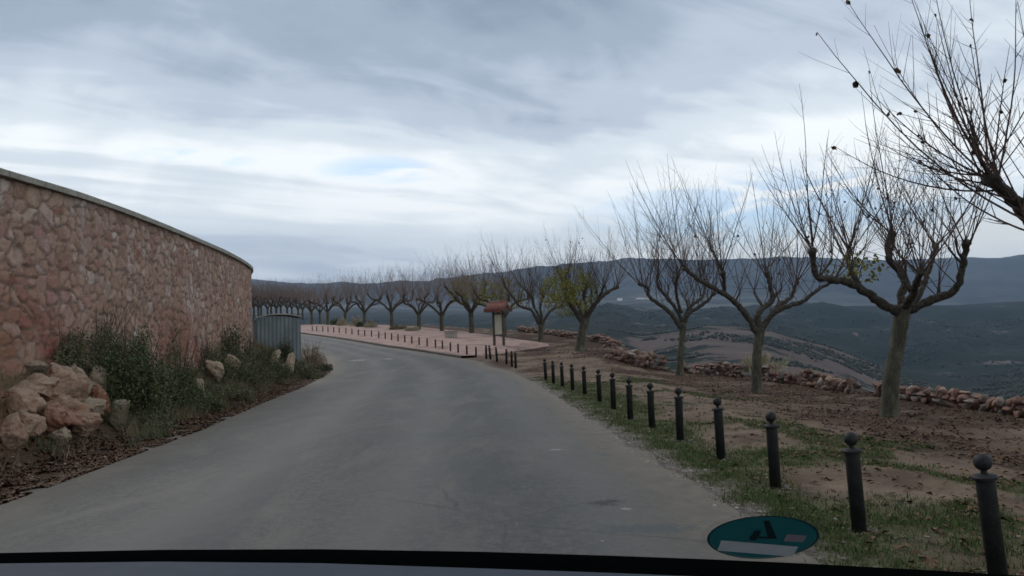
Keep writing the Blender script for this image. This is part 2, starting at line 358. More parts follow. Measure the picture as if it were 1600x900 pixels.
def m_film():
    t = NT('clear_film'); tr = t.N('ShaderNodeBsdfTransparent'); mx = t.N('ShaderNodeMixShader'); mx.inputs[0].default_value = .1
    t.l.new(tr.outputs[0], mx.inputs[1]); t.l.new(t.b.outputs[0], mx.inputs[2]); t.l.new(mx.outputs[0], t.n['Material Output'].inputs[0])
    t.b.inputs['Base Color'].default_value = (.2, .25, .25, 1); return t.m
MAT['film'] = m_film()

# ------------------------------------------------------------------ GROUND
def spaced(*segs):
    out = [segs[0][0]]
    for a, b, s in segs:
        n = max(1, round((b - a) / s)); out += [a + (b - a) * (i + 1) / n for i in range(n)]
    return out
PZ0 = (hit(745, 559, base), hit(860, 541, base))
def plaza_right(y):
    a, b = PZ0
    if y < b.y: return a.x + (b.x - a.x) * (y - a.y) / (b.y - a.y)
    return itp(y, [b.y, 50.5, 60, 70, 80, 92, 110, 140], [b.x, -.4, -3.6, -7.6, -11.6, -17.5, -28, -48])
xs = spaced((-160, -60, 10), (-60, -14, 1.0), (-14, 11.5, .19), (11.5, 26, .8), (26, 80, 6))
ys = spaced((-40, 3, 2.5), (3, 30, .2), (30, 56, .45), (56, 140, 1.5))
V = []; ag = []; al = []; av = []; ar = []
for x in xs:
    for y in ys:
        xl, xr = XL(y), XR(y); z = ground(x, y); n = mn.noise((x * .6, y * .6, 5)); nb = mn.noise((x * 2.1, y * 2.1, 9))
        if xl + .35 < x < xr - .35: z -= .07
        elif y > PZ0[0].y + .4 and xr - .2 < x < plaza_right(y) - .1: z = base(x, y) - .04
        V.append((x, y, z))
        t = xl - x; s = x - xr; e = x - EX(y)
        green = litter = grav = red = 0
        if s > -.6:
            w = 1.75 + 1.1 * n - max(0, y - 22) * .07
            green = max(0, min(1, (w - s) / .7)) * sm(.0, .45, s + .25 * nb) * (1 - sm(25, 28, y))
            green = max(green, .7 * sm(.0, .35, n + .5 * nb - abs(s - 3) * .12) * (1 - sm(23, 30, y)))
            litter = max(sm(-.1, .5, n + .55 * nb + sm(2.5, 4.6, s) * .85 - .35), .55 * sm(.05, .4, mn.noise((x * 1.4, y * 1.4, 21)) + .5 * nb))
            if y < 34: litter = max(litter, sm(1.7, .6, abs(x - 6.9)) * (.55 + .5 * n))
            grav = sm(.55, -.1, s + .2 * nb)
            if y > 30: litter = max(litter, sm(-1, 1.5, x - plaza_right(y)) * sm(-.2, .3, n + nb * .4))
        if e > 0: green = .35; litter = .2
        if t > -.6:
            litter = sm(.05, .5, t + .3 * nb) * sm(2.6, 1.2, t); grav = sm(.3, -.3, t + .25 * nb)
            green = .55 * sm(.7, 1.8, t + .5 * n); red = sm(.9, 1.9, t) * sm(14.5, 11.5, y)
            if y > 36: litter *= .5
        ag.append(green); al.append(litter); av.append(grav); ar.append(red)
me = np_mesh('ground', np.array(V), grid_faces(len(xs), len(ys)), MAT['earth'], True)
for nme, a in (('green', ag), ('litter', al), ('gravel', av), ('red', ar)): attr(me, nme, a)
tag(link('ground', me), kind='structure')

# road
V = []; ed = []; ln = []; NU = 30
rys = spaced((-30, 3, 1.5), (3, 24, .18), (24, 60, .4), (60, 135, 1.2))
for y in rys:
    a = XL(y) + .16 * mn.fractal((y * .9, 1, 0), 1, 2, 5) ; b = XR(y) + .13 * mn.fractal((y * 1.1, 9, 0), 1, 2, 5)
    for i in range(NU + 1):
        f = i / NU; x = a + (b - a) * f; crown = .03 * (1 - (2 * f - 1) ** 2)
        V.append((x, y, itp(y, FY, FZ) + .006 + crown + .006 * mn.noise((x * .5, y * .3, 0))))
        dd = min(f, 1 - f) * (b - a); ed.append(sm(1.15, .0, dd))
        ln.append(max(math.exp(-((f - .33) / .06) ** 2), math.exp(-((f - .6) / .06) ** 2), math.exp(-((f - .86) / .05) ** 2)))
me = np_mesh('road', np.array(V), grid_faces(len(rys), NU + 1), MAT['asphalt'], True); attr(me, 'edge', ed); attr(me, 'lane', ln)
tag(link('road', me), kind='structure')

# paved terrace and its kerb
V = []; pys = spaced((PZ0[0].y, 60, .4), (60, 125, 1.2)); NP = 14
for y in pys:
    a, b = XR(y) + .1, max(plaza_right(y), XR(y) + .3)
    for i in range(NP + 1):
        x = a + (b - a) * i / NP; V.append((x, y, base(x, y) + .125 - (.11 if i == NP and y < PZ0[1].y else 0)))
tag(link('paved_terrace', np_mesh('paved_terrace', np.array(V), grid_faces(len(pys), NP + 1), MAT['paving'])), kind='structure')
kb = MB()
for i, y in enumerate(pys):
    x = XR(y); z = base(x, y); w = .04 * mn.noise((y * .5, 0, 0))
    for p in ((x - .05, z - .1), (x - .03, z + .115 + w * .3), (x + .12, z + .135 + w * .3), (x + .14, z - .1)): kb.v.append(Vector((p[0], y, p[1])))
    if i:
        k = i * 4
        for j in range(3): kb.f.append((k - 4 + j, k - 3 + j, k + 1 + j, k + j))
tag(kb.build('kerb', MAT['kerb']), kind='structure')

# ------------------------------------------------------------------ VALLEY AND HILLS (one height field that runs out to the far ridge)
D = [60, 150, 350, 600, 900, 1100, 1400, 1900, 2600, 3500, 4500, 5300, 6200, 7000, 8200, 10500]
UC = [-900, 390, 560, 700, 850, 950, 1000, 1100, 1200, 1300, 1400, 1500, 1600, 2400]
def y0(u): return 527 - (u - 800) * math.tan(R(ROLL))
def Zt(u, d, y): return CAM_Z + (y0(u) - y) / F_PX * d
TAB = {   # apparent heights of the land at each bearing, turned into metres by Zt
 350: [540, 540, 545, 550, 545, 600, 612, 640, 640, 650, 660, 670, 680, 700],
 600: [530, 530, 538, 545, 515, 560, 590, 585, 585, 600, 630, 640, 640, 650],
 900: [525, 525, 528, 530, 530, 528, 556, 538, 540, 562, 600, 610, 600, 600],
 1100: [520, 520, 522, 520, 530, 520, 528, 509, 516, 545, 580, 590, 585, 585],
 1400: [515, 515, 518, 518, 518, 506, 515, 520, 528, 552, 575, 565, 560, 560],
 1900: [508, 508, 510, 512, 508, 496, 508, 508, 510, 520, 530, 528, 520, 520],
 2600: [498, 498, 500, 500, 500, 480, 488, 490, 483, 479, 477, 474, 472, 470],
 3500: [494, 494, 492, 494, 492, 490, 488, 486, 485, 486, 486, 486, 484, 480],
 4500: [478, 478, 480, 482, 480, 470, 468, 470, 470, 472, 474, 474, 474, 472],
 5300: [465, 465, 468, 468, 465, 458, 456, 458, 458, 460, 462, 462, 460, 460],
 6200: [446, 446, 456, 448, 436, 432, 430, 428, 424, 422, 424, 420, 418, 418],
 7000: [434, 434, 445, 431, 416, 409, 407, 403, 404, 402, 407, 403, 400, 398],
}
def row(d, us):
    if d in TAB: return [Zt(u, d, y) for u, y in zip(UC, TAB[d])]
    if d == 60: return [-42] * len(us)
    if d == 150: return [-46] * len(us)
    if d == 8200: return [Zt(u, 7000, y) - 40 for u, y in zip(UC, TAB[7000])]
    return [200] * len(us)
ZT = np.array([row(d, UC) for d in D])
def valley(x, y):
    r = math.hypot(x, y); a = math.atan2(x, y); ac = max(-1.02, min(.95, a)); u = 800 + F_PX * math.tan(ac)
    dep = r * math.cos(ac)
    lr = math.log(max(60, min(10500, dep))); LD = [math.log(q) for q in D]
    i = max(0, min(len(D) - 2, int(np.searchsorted(LD, lr)) - 1)); f = (lr - LD[i]) / (LD[i + 1] - LD[i]); f = max(0, min(1, f)); f = f * f * (3 - 2 * f) * .6 + f * .4
    z = (1 - f) * float(np.interp(u, UC, ZT[i])) + f * float(np.interp(u, UC, ZT[i + 1]))
    w = r / 1000
    g = mn.fractal((x * .0011, y * .0011, 2), 1, 2.1, 6); rid = 1 - abs(mn.fractal((x * .0021 + 5, y * .0021, 8), 1, 2, 5)) * 2
    amp = sm(150, 900, r) * (4 + 7 * w)
    mid = sm(5000, 5900, r) * sm(7300, 6700, r)
    z += amp * g * .8 + (rid - .6) * (3.5 * sm(300, 900, r) + 34 * sm(1300, 2100, r) * sm(3000, 2600, r) + 42 * mid)
    z += .7 * amp * mn.fractal((x * .006, y * .006, 1), 1, 2, 4) * sm(4000, 1500, r) * .5
    return z
azs = spaced((-180, -60, 6), (-60, -44, 2), (-44, -22, .35), (-22, 40, .17), (40, 60, 2), (60, 180, 6))
rs = [60]
while rs[-1] < 10500: rs.append(rs[-1] * 1.021)
V = []; tn = []; fr = []; pl = []
for az in azs:
    ca, sa = math.cos(R(az)), math.sin(R(az)); u = 800 + F_PX * math.tan(R(max(-60, min(60, az))))
    for r in rs:
        x, y = r * sa, r * ca; V.append((x, y, valley(x, y)))
        k = sm(940, 1010, u) * sm(1480, 1300, u) * sm(280, 450, r) * sm(1350, 1150, r) * .56 + .10 * sm(400, 900, r) * sm(2400, 1500, r)
        k += .3 * sm(880, 930, u) * sm(1010, 960, u) * sm(150, 400, r) * sm(1000, 700, r)
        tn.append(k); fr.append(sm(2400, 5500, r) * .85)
        pl.append(.55 * sm(3300, 4200, r) * sm(5300, 4800, r) * sm(-.1, .25, mn.noise((x * .0016, y * .0035, 3))))
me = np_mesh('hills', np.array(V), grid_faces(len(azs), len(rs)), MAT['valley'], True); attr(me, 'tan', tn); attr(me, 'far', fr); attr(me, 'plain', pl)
tag(link('hills', me), kind='structure')

# woodland that reads as a mass on the slopes
def ico(sub):
    import bmesh
    bm = bmesh.new(); bmesh.ops.create_icosphere(bm, subdivisions=sub, radius=1); v = np.array([q.co[:] for q in bm.verts]); f = np.array([[q.index for q in p.verts] for p in bm.faces]); bm.free(); return v, f
iv, jf = ico(1)
Vs = []; Fs = []; cnt = 0; tries = 0
while cnt < 15000 and tries < 120000:
    tries += 1
    az = R(random.uniform(-24, 38)); r = math.exp(random.uniform(math.log(260), math.log(2500))); x, y = r * math.sin(az), r * math.cos(az)
    u = 800 + F_PX * math.tan(az)
    d = mn.fractal((x * .006, y * .006, 4), 1, 2, 4) + mn.noise((x * .02, y * .02, 1)) * .35
    tanz = sm(1000, 1060, u) * sm(1480, 1300, u) * sm(300, 450, r) * sm(1350, 1150, r)
    if u < 930 or d < .10 + .12 * tanz: continue
    s = random.uniform(.7, 1.9) * (1 + r / 2500); z = valley(x, y)
    P = iv * (np.array([s, s, s * random.uniform(.7, 1.1)]) * (1 + RNG.uniform(-.22, .22, (len(iv), 1)))) + np.array([x, y, z + s * .35])
    Vs.append(P); Fs.append(jf + cnt * len(iv)); cnt += 1
tag(link('woodland', np_mesh('woodland', np.concatenate(Vs), np.concatenate(Fs), m_leaf('far_foliage', (.008, .014, .009), (.015, .023, .014), (.034, .038, .026)), False)), 'dark evergreen scrub and woodland over the valley slopes', 'woodland', kind='stuff')
# tiny white houses on the valley floor
HOUSES = [(722, 482, 1900, 'pale low building on the slope between the kiosk and the stone bench'), (968, 461, 4500, 'white house gable nearest the yellow-leaved tree on the valley floor'), (1000, 463, 4520, 'long white farm building on the pale valley floor'), (1012, 466, 4480, 'small white shed beside the long farm building'), (1256, 471, 4500, 'white house in the valley seen between two bare tree crowns')]
for k, (px, py, d, lab) in enumerate(HOUSES):
    p = at_y(px, py, d); z = valley(p.x, p.y); w = (16, 26, 60, 26, 30)[k]; h = (3, 13, 13, 13, 13)[k]
    e = empty('farm_building', (p.x, p.y, z - 2), .3 * k); m = MB(); m.box((0, 0, h / 2), (w, 16, h + 4)); m.build('wall', MAT['plaster'], e)
    m = MB(); a = w / 2 + 1; m.v += [Vector(q) for q in ((-a, -9, h + 2), (a, -9, h + 2), (a, 9, h + 2), (-a, 9, h + 2), (-a, 0, h + 6), (a, 0, h + 6))]
    m.f += [(0, 1, 5, 4), (2, 3, 4, 5), (0, 4, 3), (1, 2, 5), (3, 2, 1, 0)]; m.build('roof', MAT['tile'], e)
    tag(e, lab, 'building', 'far white farm buildings')

# ------------------------------------------------------------------ RETAINING WALL
def poly_arc(P, step):
    # Catmull-Rom through the plan points, resampled evenly
    Q = [Vector((a, b)) for a, b in P]; out = []
    for i in range(len(Q) - 1):
        p0, p1, p2, p3 = Q[max(0, i - 1)], Q[i], Q[i + 1], Q[min(len(Q) - 1, i + 2)]
        for k in range(40):
            t = k / 40; out.append(.5 * ((2 * p1) + (p2 - p0) * t + (2 * p0 - 5 * p1 + 4 * p2 - p3) * t * t + (3 * p1 - p0 - 3 * p2 + p3) * t ** 3))
    out.append(Q[-1]); s = [0]
    for i in range(1, len(out)): s.append(s[-1] + (out[i] - out[i - 1]).length)
    tt = np.arange(0, s[-1], step); X = np.interp(tt, s, [p.x for p in out]); Y = np.interp(tt, s, [p.y for p in out])
    return tt, X, Y
WT = 4.66
tt, X, Y = poly_arc(WALLP, .036)
keep = (Y > 7) & (Y < 38); tt, X, Y = tt[keep], X[keep], Y[keep]
zz = np.arange(.5, WT - .09, .036)
Tx, Ty = np.gradient(X, tt), np.gradient(Y, tt); ln_ = np.hypot(Tx, Ty); Nx, Ny = Ty / ln_, -Tx / ln_     # towards the road
U, Z = np.meshgrid(tt, zz, indexing='ij')
cw, chh = .21, .205
gu0, gv0 = int(tt[0] / cw) - 3, int(zz[0] / chh) - 3; nu, nv = int((tt[-1] - tt[0]) / cw) + 8, int((zz[-1] - zz[0]) / chh) + 8
su = (np.arange(nu)[:, None] + gu0 + .5 + RNG.uniform(-.46, .46, (nu, nv)) + .5 * (np.arange(nv) % 2)[None, :]) * cw
sv = (np.arange(nv)[None, :] + gv0 + .5 + RNG.uniform(-.44, .44, (nu, nv))) * chh
wgt = np.where(RNG.random((nu, nv)) < .28, -5., RNG.uniform(-.04, .05, (nu, nv))); rid1 = RNG.uniform(0, 1, (nu, nv)); rid2 = RNG.uniform(0, 1, (nu, nv)); dome = RNG.uniform(.0, .04, (nu, nv)); tx_ = RNG.uniform(-.12, .12, (nu, nv)); ty_ = RNG.uniform(-.12, .12, (nu, nv))
rr = np.array([[mn.noise((a * .9, b * 2.3, 0.)) for b in zz] for a in tt]); r2 = np.array([[mn.noise((a * 9, b * 9, 3.)) for b in zz] for a in tt])
Uw = U + .03 * r2 + .05 * rr; Zw = Z + .03 * np.roll(r2, 37, 0) + .09 * rr
cu = np.floor(Uw / cw).astype(int) - gu0; cv = np.floor(Zw / chh).astype(int) - gv0
F1 = np.full(U.shape, 9.); F2 = np.full(U.shape, 9.); I1 = np.zeros(U.shape, int)
for du in (-2, -1, 0, 1, 2):
    for dv in (-2, -1, 0, 1, 2):
        a = np.clip(cu + du, 0, nu - 1); b = np.clip(cv + dv, 0, nv - 1)
        d = (np.abs(Uw - su[a, b]) ** 3.2 + np.abs((Zw - sv[a, b]) * 1.12) ** 3.2) ** (1 / 3.2) - wgt[a, b]
        m1 = d < F1; F2 = np.where(m1, F1, np.minimum(F2, d)); I1 = np.where(m1, a * nv + b, I1); F1 = np.where(m1, d, F1)
g = F2 - F1; A_, B_ = I1 // nv, I1 % nv
edge = np.clip(g / .04, 0, 1); edge = edge * edge * (3 - 2 * edge)
disp = edge * (.026 + dome[A_, B_] * .7) + edge * ((U - su[A_, B_]) * tx_[A_, B_] + (Z - sv[A_, B_]) * ty_[A_, B_]) + .012 * r2 + .02 * rr
PX_ = X[:, None] + Nx[:, None] * disp; PY_ = Y[:, None] + Ny[:, None] * disp
V = np.stack([PX_, PY_, Z], -1).reshape(-1, 3)
wroot = empty('retaining_wall', (-8.7, 13, 0))
def place_child(name, data, root):
    o = link(name, data, root); o.matrix_parent_inverse = Matrix.Translation(-Vector(root.location)); return o
me = np_mesh('masonry', V, grid_faces(len(tt), len(zz)), MAT['wall'], True)
attr(me, 'cell', rid1[A_, B_].ravel()); attr(me, 'cell2', rid2[A_, B_].ravel()); attr(me, 'mortar', (1 - np.clip(g / .05, 0, 1)).ravel())
attr(me, 'low', (1 - np.clip((Z - 1.6) / 1.9, 0, 1)).ravel()); attr(me, 'high', np.clip((Z - 2.4) / 1.6, 0, 1).ravel())
place_child('masonry', me, wroot)
cp = MB(); cpu = []; core = MB()
idx = list(range(0, len(tt), 14))
for j, i in enumerate(idx):
    x, y, nx, ny = X[i], Y[i], Nx[i], Ny[i]
    zj = .006 * mn.noise((tt[i] * .7, 0, 0))
    for off, z in ((.13, WT - .105), (.135, WT + zj), (-.42, WT + .015 + zj), (-.42, WT - .10)): cpu.append(tt[i]); cp.v.append(Vector((x + nx * off, y + ny * off, z)))
    for off, z in ((-.02, .3), (-.02, WT - .11), (-.38, WT - .11), (-.38, .3)): core.v.append(Vector((x + nx * off, y + ny * off, z)))
    if j:
        k = j * 4
        for q in range(4):
            cp.f.append((k - 4 + q, k - 4 + (q + 1) % 4, k + (q + 1) % 4, k + q)); core.f.append((k - 4 + q, k - 4 + (q + 1) % 4, k + (q + 1) % 4, k + q))
cme = cp.mesh('coping', m_coping()); attr(cme, 'run', cpu); place_child('coping', cme, wroot); place_child('wall_core', core.mesh('wall_core', MAT['kerb']), wroot)
tag(wroot, 'tall curved wall of pinkish tan rubble stone with a grey concrete coping', 'wall')

# ------------------------------------------------------------------ ROCKS
iv4, jf4 = ico(5); iv3, jf3 = ico(3)
def rock_mesh(name, dims, mat, seed, sub=4, rough=.08, box=.5, cuts=17, lo=.42, hi=.8):
    rg = np.random.default_rng(seed); v, f = (iv4, jf4) if sub >= 4 else (iv3, jf3)
    v = v.copy()
    v = np.sign(v) * np.abs(v) ** (1 - box * .5)
    for _ in range(cuts):
        n = rg.normal(size=3); n /= np.linalg.norm(n); d = rg.uniform(lo, hi); k = v @ n - d; v = v - np.where(k > 0, k * .93, 0)[:, None] * n
    s = seed * 3.7
    nz = np.array([mn.fractal((p[0] * 1.5 + s, p[1] * 1.5, p[2] * 1.5), 1, 2.1, 6) + .3 * abs(mn.noise((p[0] * 4 + s, p[1] * 4, p[2] * 4))) for p in v])
    if sub >= 4:
        kk = np.array(dims) / max(dims) * 2.1
        cr = np.empty(len(v))
        for i_, p in enumerate(v):
            d_ = mn.voronoi((p[0] * kk[0] + s, p[1] * kk[1] + nz[i_] * .4, p[2] * kk[2] * 1.3))[0]; cr[i_] = max(0, 1 - (d_[1] - d_[0]) / .13) * .8 + .5 * min(.5, d_[0])
        nz = nz - cr * .9
    ln = np.linalg.norm(v, axis=1, keepdims=True) + 1e-6
    v = v + v / ln * (nz * rough * 1.6)[:, None]
    return np_mesh(name, v * np.array(dims) / 2, f, MAT[mat], sub >= 4)
def boulder(px, py, wpx, hpx, mat, seed, lab, Y=None, group='rocks on the bank', depthk=.9, tilt=0, name='boulder'):
    p = hit(px, py + hpx * .42, ground); w, h = wpx * p.y / F_PX, hpx * p.y / F_PX
    o = link(name, rock_mesh(name, (w * 1.15, w * depthk, h * 1.2), mat, seed), None, (p.x, p.y + w * .25, p.z + h * .38), random.uniform(-.3, .3))
    o.rotation_euler.y = tilt; tag(o, lab, 'rock', group); return o
BL = [
 (38, 606, 92, 50, 'rock_a', 'wide orange boulder topping the outcrop below the wall, half out of the picture'),
 (98, 605, 64, 66, 'rock_a', 'big rounded tan and orange boulder in the middle of the roadside outcrop'),
 (118, 596, 40, 60, 'rock_b', 'steep tan slab of rock leaning on the big rounded boulder'),
 (151, 596, 27, 50, 'rock_b', 'upright rock with a pale rounded top like a thumb'),
 (148, 622, 36, 44, 'rock_r', 'reddish rock under the thumb shaped rock'),
 (72, 648, 78, 54, 'rock_r', 'large red stained block at the foot of the outcrop'),
 (22, 640, 60, 50, 'rock_a', 'orange boulder cut by the picture edge, under the widest boulder'),
 (131, 638, 50, 42, 'rock_b', 'light brown angular boulder between the red block and the mossy one'),
 (181, 648, 36, 50, 'rock_g', 'grey green mossy boulder at the end of the outcrop beside the dark bush'),
 (122, 668, 50, 34, 'rock_a', 'low sloping rock at the toe of the outcrop above the leaf litter'),
 (75, 672, 22, 16, 'rock_r', 'small reddish stone tucked under the red stained block'),
 (8, 676, 44, 50, 'rock_a', 'rough rock face lowest at the picture edge'),
 (112, 566, 34, 18, 'rock_b', 'flat tan stone lying on top of the outcrop'),
 (95, 550, 17, 13, 'rock_b', 'small stone perched highest above the outcrop'),
 (48, 573, 40, 16, 'rock_b', 'thin weathered ledge of rock behind the wide orange boulder'),
 (34, 668, 64, 44, 'rock_a', 'pinkish boulder lowest in the outcrop by the picture edge, above the leaf litter'),
 (86, 682, 46, 24, 'rock_b', 'low pale rock nearest the road below the red stained block'),
 (276, 583, 14, 14, 'rock_b', 'small pale stone beside the dark bush, first past it'),
 (296, 603, 20, 28, 'rock_b', 'pale broken rock low on the bank past the dark bush'),
 (325, 578, 26, 24, 'rock_b', 'tan rock in the weeds midway along the bank'),
 (352, 568, 24, 22, 'rock_b', 'light sloping slab beside the tan rock in the weeds'),
 (372, 578, 18, 20, 'rock_g', 'dull stone half covered by weeds past the light slab'),
 (420, 560, 14, 18, 'rock_b', 'pale stone high on the bank near the metal shed'),
 (443, 572, 13, 26, 'rock_b', 'upright pale stone nearest the metal shed'),
 (432, 578, 16, 20, 'rock_a', 'orange stone beside the upright pale stone near the shed'),
]
for i, (px, py, w, h, m, lab) in enumerate(BL): 
    o = boulder(px, py, w * 1.2, h * 1.15, m, 11 + i, lab)
    if i > 16: o.location += Vector((.35, -.45, .02)); o.scale = (1.25, 1.1, 1.2)
o = boulder(58, 636, 150, 84, 'rock_a', 78, 'broad orange rock mass bedded in the bank behind the loose boulders', depthk=.45); o.location.y += .55; o.location.z -= .12; o.location.x -= .25
# grey stick and white litter on the bank
p = hit(10, 572, ground); m = MB(); m.tube([(-.16, 0, -.12), (-.02, 0, .06), (.15, .02, .2)], [.012, .011, .007], 6)
tag(m.build('stick', MAT['stickw']), 'pale grey stick leaning on the rocks at the picture edge', 'stick').location = (p.x, p.y - .1, p.z + .12)
p = hit(353, 585, ground); o = link('plastic_bag', rock_mesh('plastic_bag', (.2, .16, .17), 'bag', 91, 3, .3), None, (p.x, p.y - .12, p.z + .07)); tag(o, 'crumpled white plastic litter caught in the weeds on the bank', 'litter')

# low stone walls along the drop
def stone_run(name, pts, hgt, lab, seed, courses=2, size=.34, spread=.12, mat='rock_p', root_at=None):
    rg = random.Random(seed); Vs, Fs, n = [], [], 0
    P = [Vector(q) for q in pts]
    for i in range(len(P) - 1):
        seg = P[i + 1] - P[i]; Ls = seg.length; s = 0
        while s < Ls:
            w = size * rg.uniform(.6, 1.35); q = P[i] + seg * min(1, (s + w / 2) / Ls); top = hgt * (.72 + .5 * mn.noise((q.x * .9, q.y * .5, seed)) + .28)
            z = 0
            while z < top:
                h = size * rg.uniform(.42, .8)
                if z + h > top * 1.35: break
                v = rock_mesh_cache[rg.randrange(len(rock_mesh_cache))]
                w2 = w; c, sn = math.cos(a := rg.uniform(-.5, .5) + math.atan2(seg.y, seg.x)), math.sin(a)
                vv = v * np.array([w * .72, size * rg.uniform(.6, .8), h * .78])
                vv = np.stack([vv[:, 0] * c - vv[:, 1] * sn, vv[:, 0] * sn + vv[:, 1] * c, vv[:, 2] + vv[:, 0] * rg.uniform(-.18, .18)], 1)
                off = rg.uniform(-spread, spread); x, y = q.x + off, q.y + rg.uniform(-.05, .05)
                Vs.append(vv + np.array([x, y, ground(min(x, EX(y)), y) + z + h * .45])); Fs.append(jf3 + n * len(iv3)); n += 1
                z += h * .9
            s += w * .92
    me = np_mesh(name, np.concatenate(Vs), np.concatenate(Fs), m_stone, False)
    return tag(link(name, me), lab, 'wall')
rock_mesh_cache = []
for s in range(10):
    tmp = rock_mesh('tmp', (2, 2, 2), 'rock_p', 300 + s, 3, .05, .6, 16, .45, .72); a = np.empty(len(tmp.vertices) * 3); tmp.vertices.foreach_get('co', a); rock_mesh_cache.append(a.reshape(-1, 3)); bpy.data.meshes.remove(tmp)
def m_stone_():
    t = NT('pink_rubble_stones'); g = t.N('ShaderNodeNewGeometry').outputs['Random Per Island']; c = t.coord(); n = t.noise(c, 5, 5, .7); n2 = t.noise(c, 30, 4, .7)
    col = t.ramp(g, [(0, (.17, .11, .085)), (.3, (.29, .175, .13)), (.5, (.24, .135, .105)), (.7, (.34, .235, .18)), (.85, (.17, .14, .12)), (1, (.38, .30, .25))])
    col = t.mix(t.ramp(n, [(.35, .5), (.55, 0)]), col, (.1, .07, .055)); col = t.mix(t.ramp(n2, [(.55, 0), (.7, .4)]), col, (.4, .33, .28))
    return t.done(col, .93, t.bump(t.math('ADD', n, n2), .03, .9), .12)
m_stone = m_stone_()
def grd(x, y): return ground(min(x, EX(y) - .01), y)
def line_px(L_, fn=base): return [(q.x, q.y, 0) for q in (hit(a, b, fn) for a, b in L_)]
stone_run('rubble_wall', [(9.9, 3, 0), (9.75, 8, 0), (9.45, 15, 0), (9.1, 19.5, 0)], .36, 'low ragged wall of pinkish stones at the drop behind the nearest trees', 5, size=.22)
stone_run('rubble_wall', [(8.95, 20.3, 0), (8.9, 24, 0), (8.6, 27.5, 0)], .36, 'tumbled pink stone wall between the two slim trunks at the drop', 6, size=.23)
stone_run('rubble_wall', [(8.3, 28.2, 0), (7.7, 30.2, 0), (6.9, 31.2, 0)], .4, 'short stretch of rubble wall beside the gap, behind the third trunk', 8, size=.23)
o = stone_run('rubble_heap', [(4.4, 35, 0), (5.1, 33.2, 0), (5.7, 31.9, 0), (5.5, 33.5, 0)], .48, 'loose heap of pale pink stones at the far side of the gap in the wall', 9, size=.27, spread=.7); o['category'] = 'stone heap'
stone_run('rubble_wall', [(5.5, 40, 0), (5.3, 44, 0), (4.0, 49, 0), (2.4, 55, 0), (0.4, 60, 0)], .35, 'thin line of rubble stones behind the trees near the kiosk', 10, size=.27)

# ------------------------------------------------------------------ BOLLARDS
def bollard(root):
    r, H = .052, .565
    m = MB(); m.lathe([(r, -.1), (r, H - .02), (r, H - .001), (r, H)], 24); m.build('post', MAT['iron'], root, True)
    m = MB(); m.lathe([(r, H + .002), (r + .016, H + .006), (r + .018, H + .022), (r + .008, H + .032), (.02, H + .04), (.014, H + .07)], 24); m.build('collar', MAT['iron'], root, False)
    m = MB(); rb = .05; m.lathe([(max(.003, rb * math.sin(t)), H + .105 - rb * math.cos(t)) for t in [math.pi * i / 12 for i in range(13)]], 24); m.build('ball', MAT['iron'], root, True)
def copy_tree(o, parent=None):
    c = o.copy(); COL.objects.link(c)
    if parent: c.parent = parent
    for ch in list(o.children): copy_tree(ch, c)
    return c
ORD = 'nearest second third fourth fifth sixth seventh eighth ninth tenth eleventh twelfth thirteenth fourteenth fifteenth sixteenth seventeenth eighteenth nineteenth twentieth twenty-first twenty-second twenty-third twenty-fourth twenty-fifth twenty-sixth'.split()
BP = [(1560, 903, 8), (1343, 831, 5.5), (1212, 763, 4), (1127, 718, 4), (1063, 688, 2.5), (1019, 670, 3), (985, 655, 2.5), (959, 640, 2.5), (937, 628, 3), (914, 617, 3), (895, 610, 3), (879, 604, 3), (865, 599, 3), (853, 594, 4)]
proto = None
def lean_obj(o, deg, px): o.rotation_euler.y = -R(deg - ROLL - math.degrees(math.atan((px - 800) / F_PX * math.tan(R(PITCH)))))
for i, (px, py, ln) in enumerate(BP):
    p = hit(px, py, ground)
    if proto is None: proto = o = empty('bollard', p); bollard(o)
    else: o = copy_tree(proto)
    o.location = p; lean_obj(o, ln, px); o.rotation_euler.z = 0
    lab = 'black ball-topped bollard beside the grass verge, ' + ('nearest of the row' if i == 0 else ORD[i] + ' of the row counting away from the camera')
    if i == 13: lab = 'last black ball-topped bollard of the verge row, farthest from the camera'
    tag(o, lab, 'bollard', 'ball-topped bollards along the verge')
CP = [(806, 576, 2), (800, 573, 2), (791.5, 569, 1), (777, 565, 6), (766.5, 562, 6), (760, 561.5, 2)]
CLAB = ['dark bollard nearest the road corner in the close cluster before the kiosk', 'dark bollard second from the road corner in the cluster before the kiosk', 'dark upright bollard just past the close pair in the cluster before the kiosk', 'dark tilted bollard standing right in front of the kiosk', 'dark tilted bollard in the cluster, under the kiosk roof edge', 'dark bollard beside the first small paving post, last of the cluster']
for (px, py, ln), lab in zip(CP, CLAB):
    o = copy_tree(proto); o.location = hit(px, py, base); lean_obj(o, ln, px); o.scale = (1, 1, .97); tag(o, lab, 'bollard', 'bollards clustered before the kiosk')
SP = [(744, 557), (729.6, 554), (716, 551), (704, 548.6), (691.4, 545), (680.6, 543), (667.5, 541), (655, 539), (643.6, 536.8), (632.6, 535), (622, 533.2), (612, 531.4), (602, 529.6), (592, 528), (580.6, 526.3), (570, 525), (560, 523.7), (550, 522.4), (540.6, 521.3), (530, 520.2), (521.6, 519.4), (512.6, 518.6), (504.5, 518), (495, 517.4), (488, 517)]
pbase = lambda x, y: base(x, y) + .125
sp0 = None
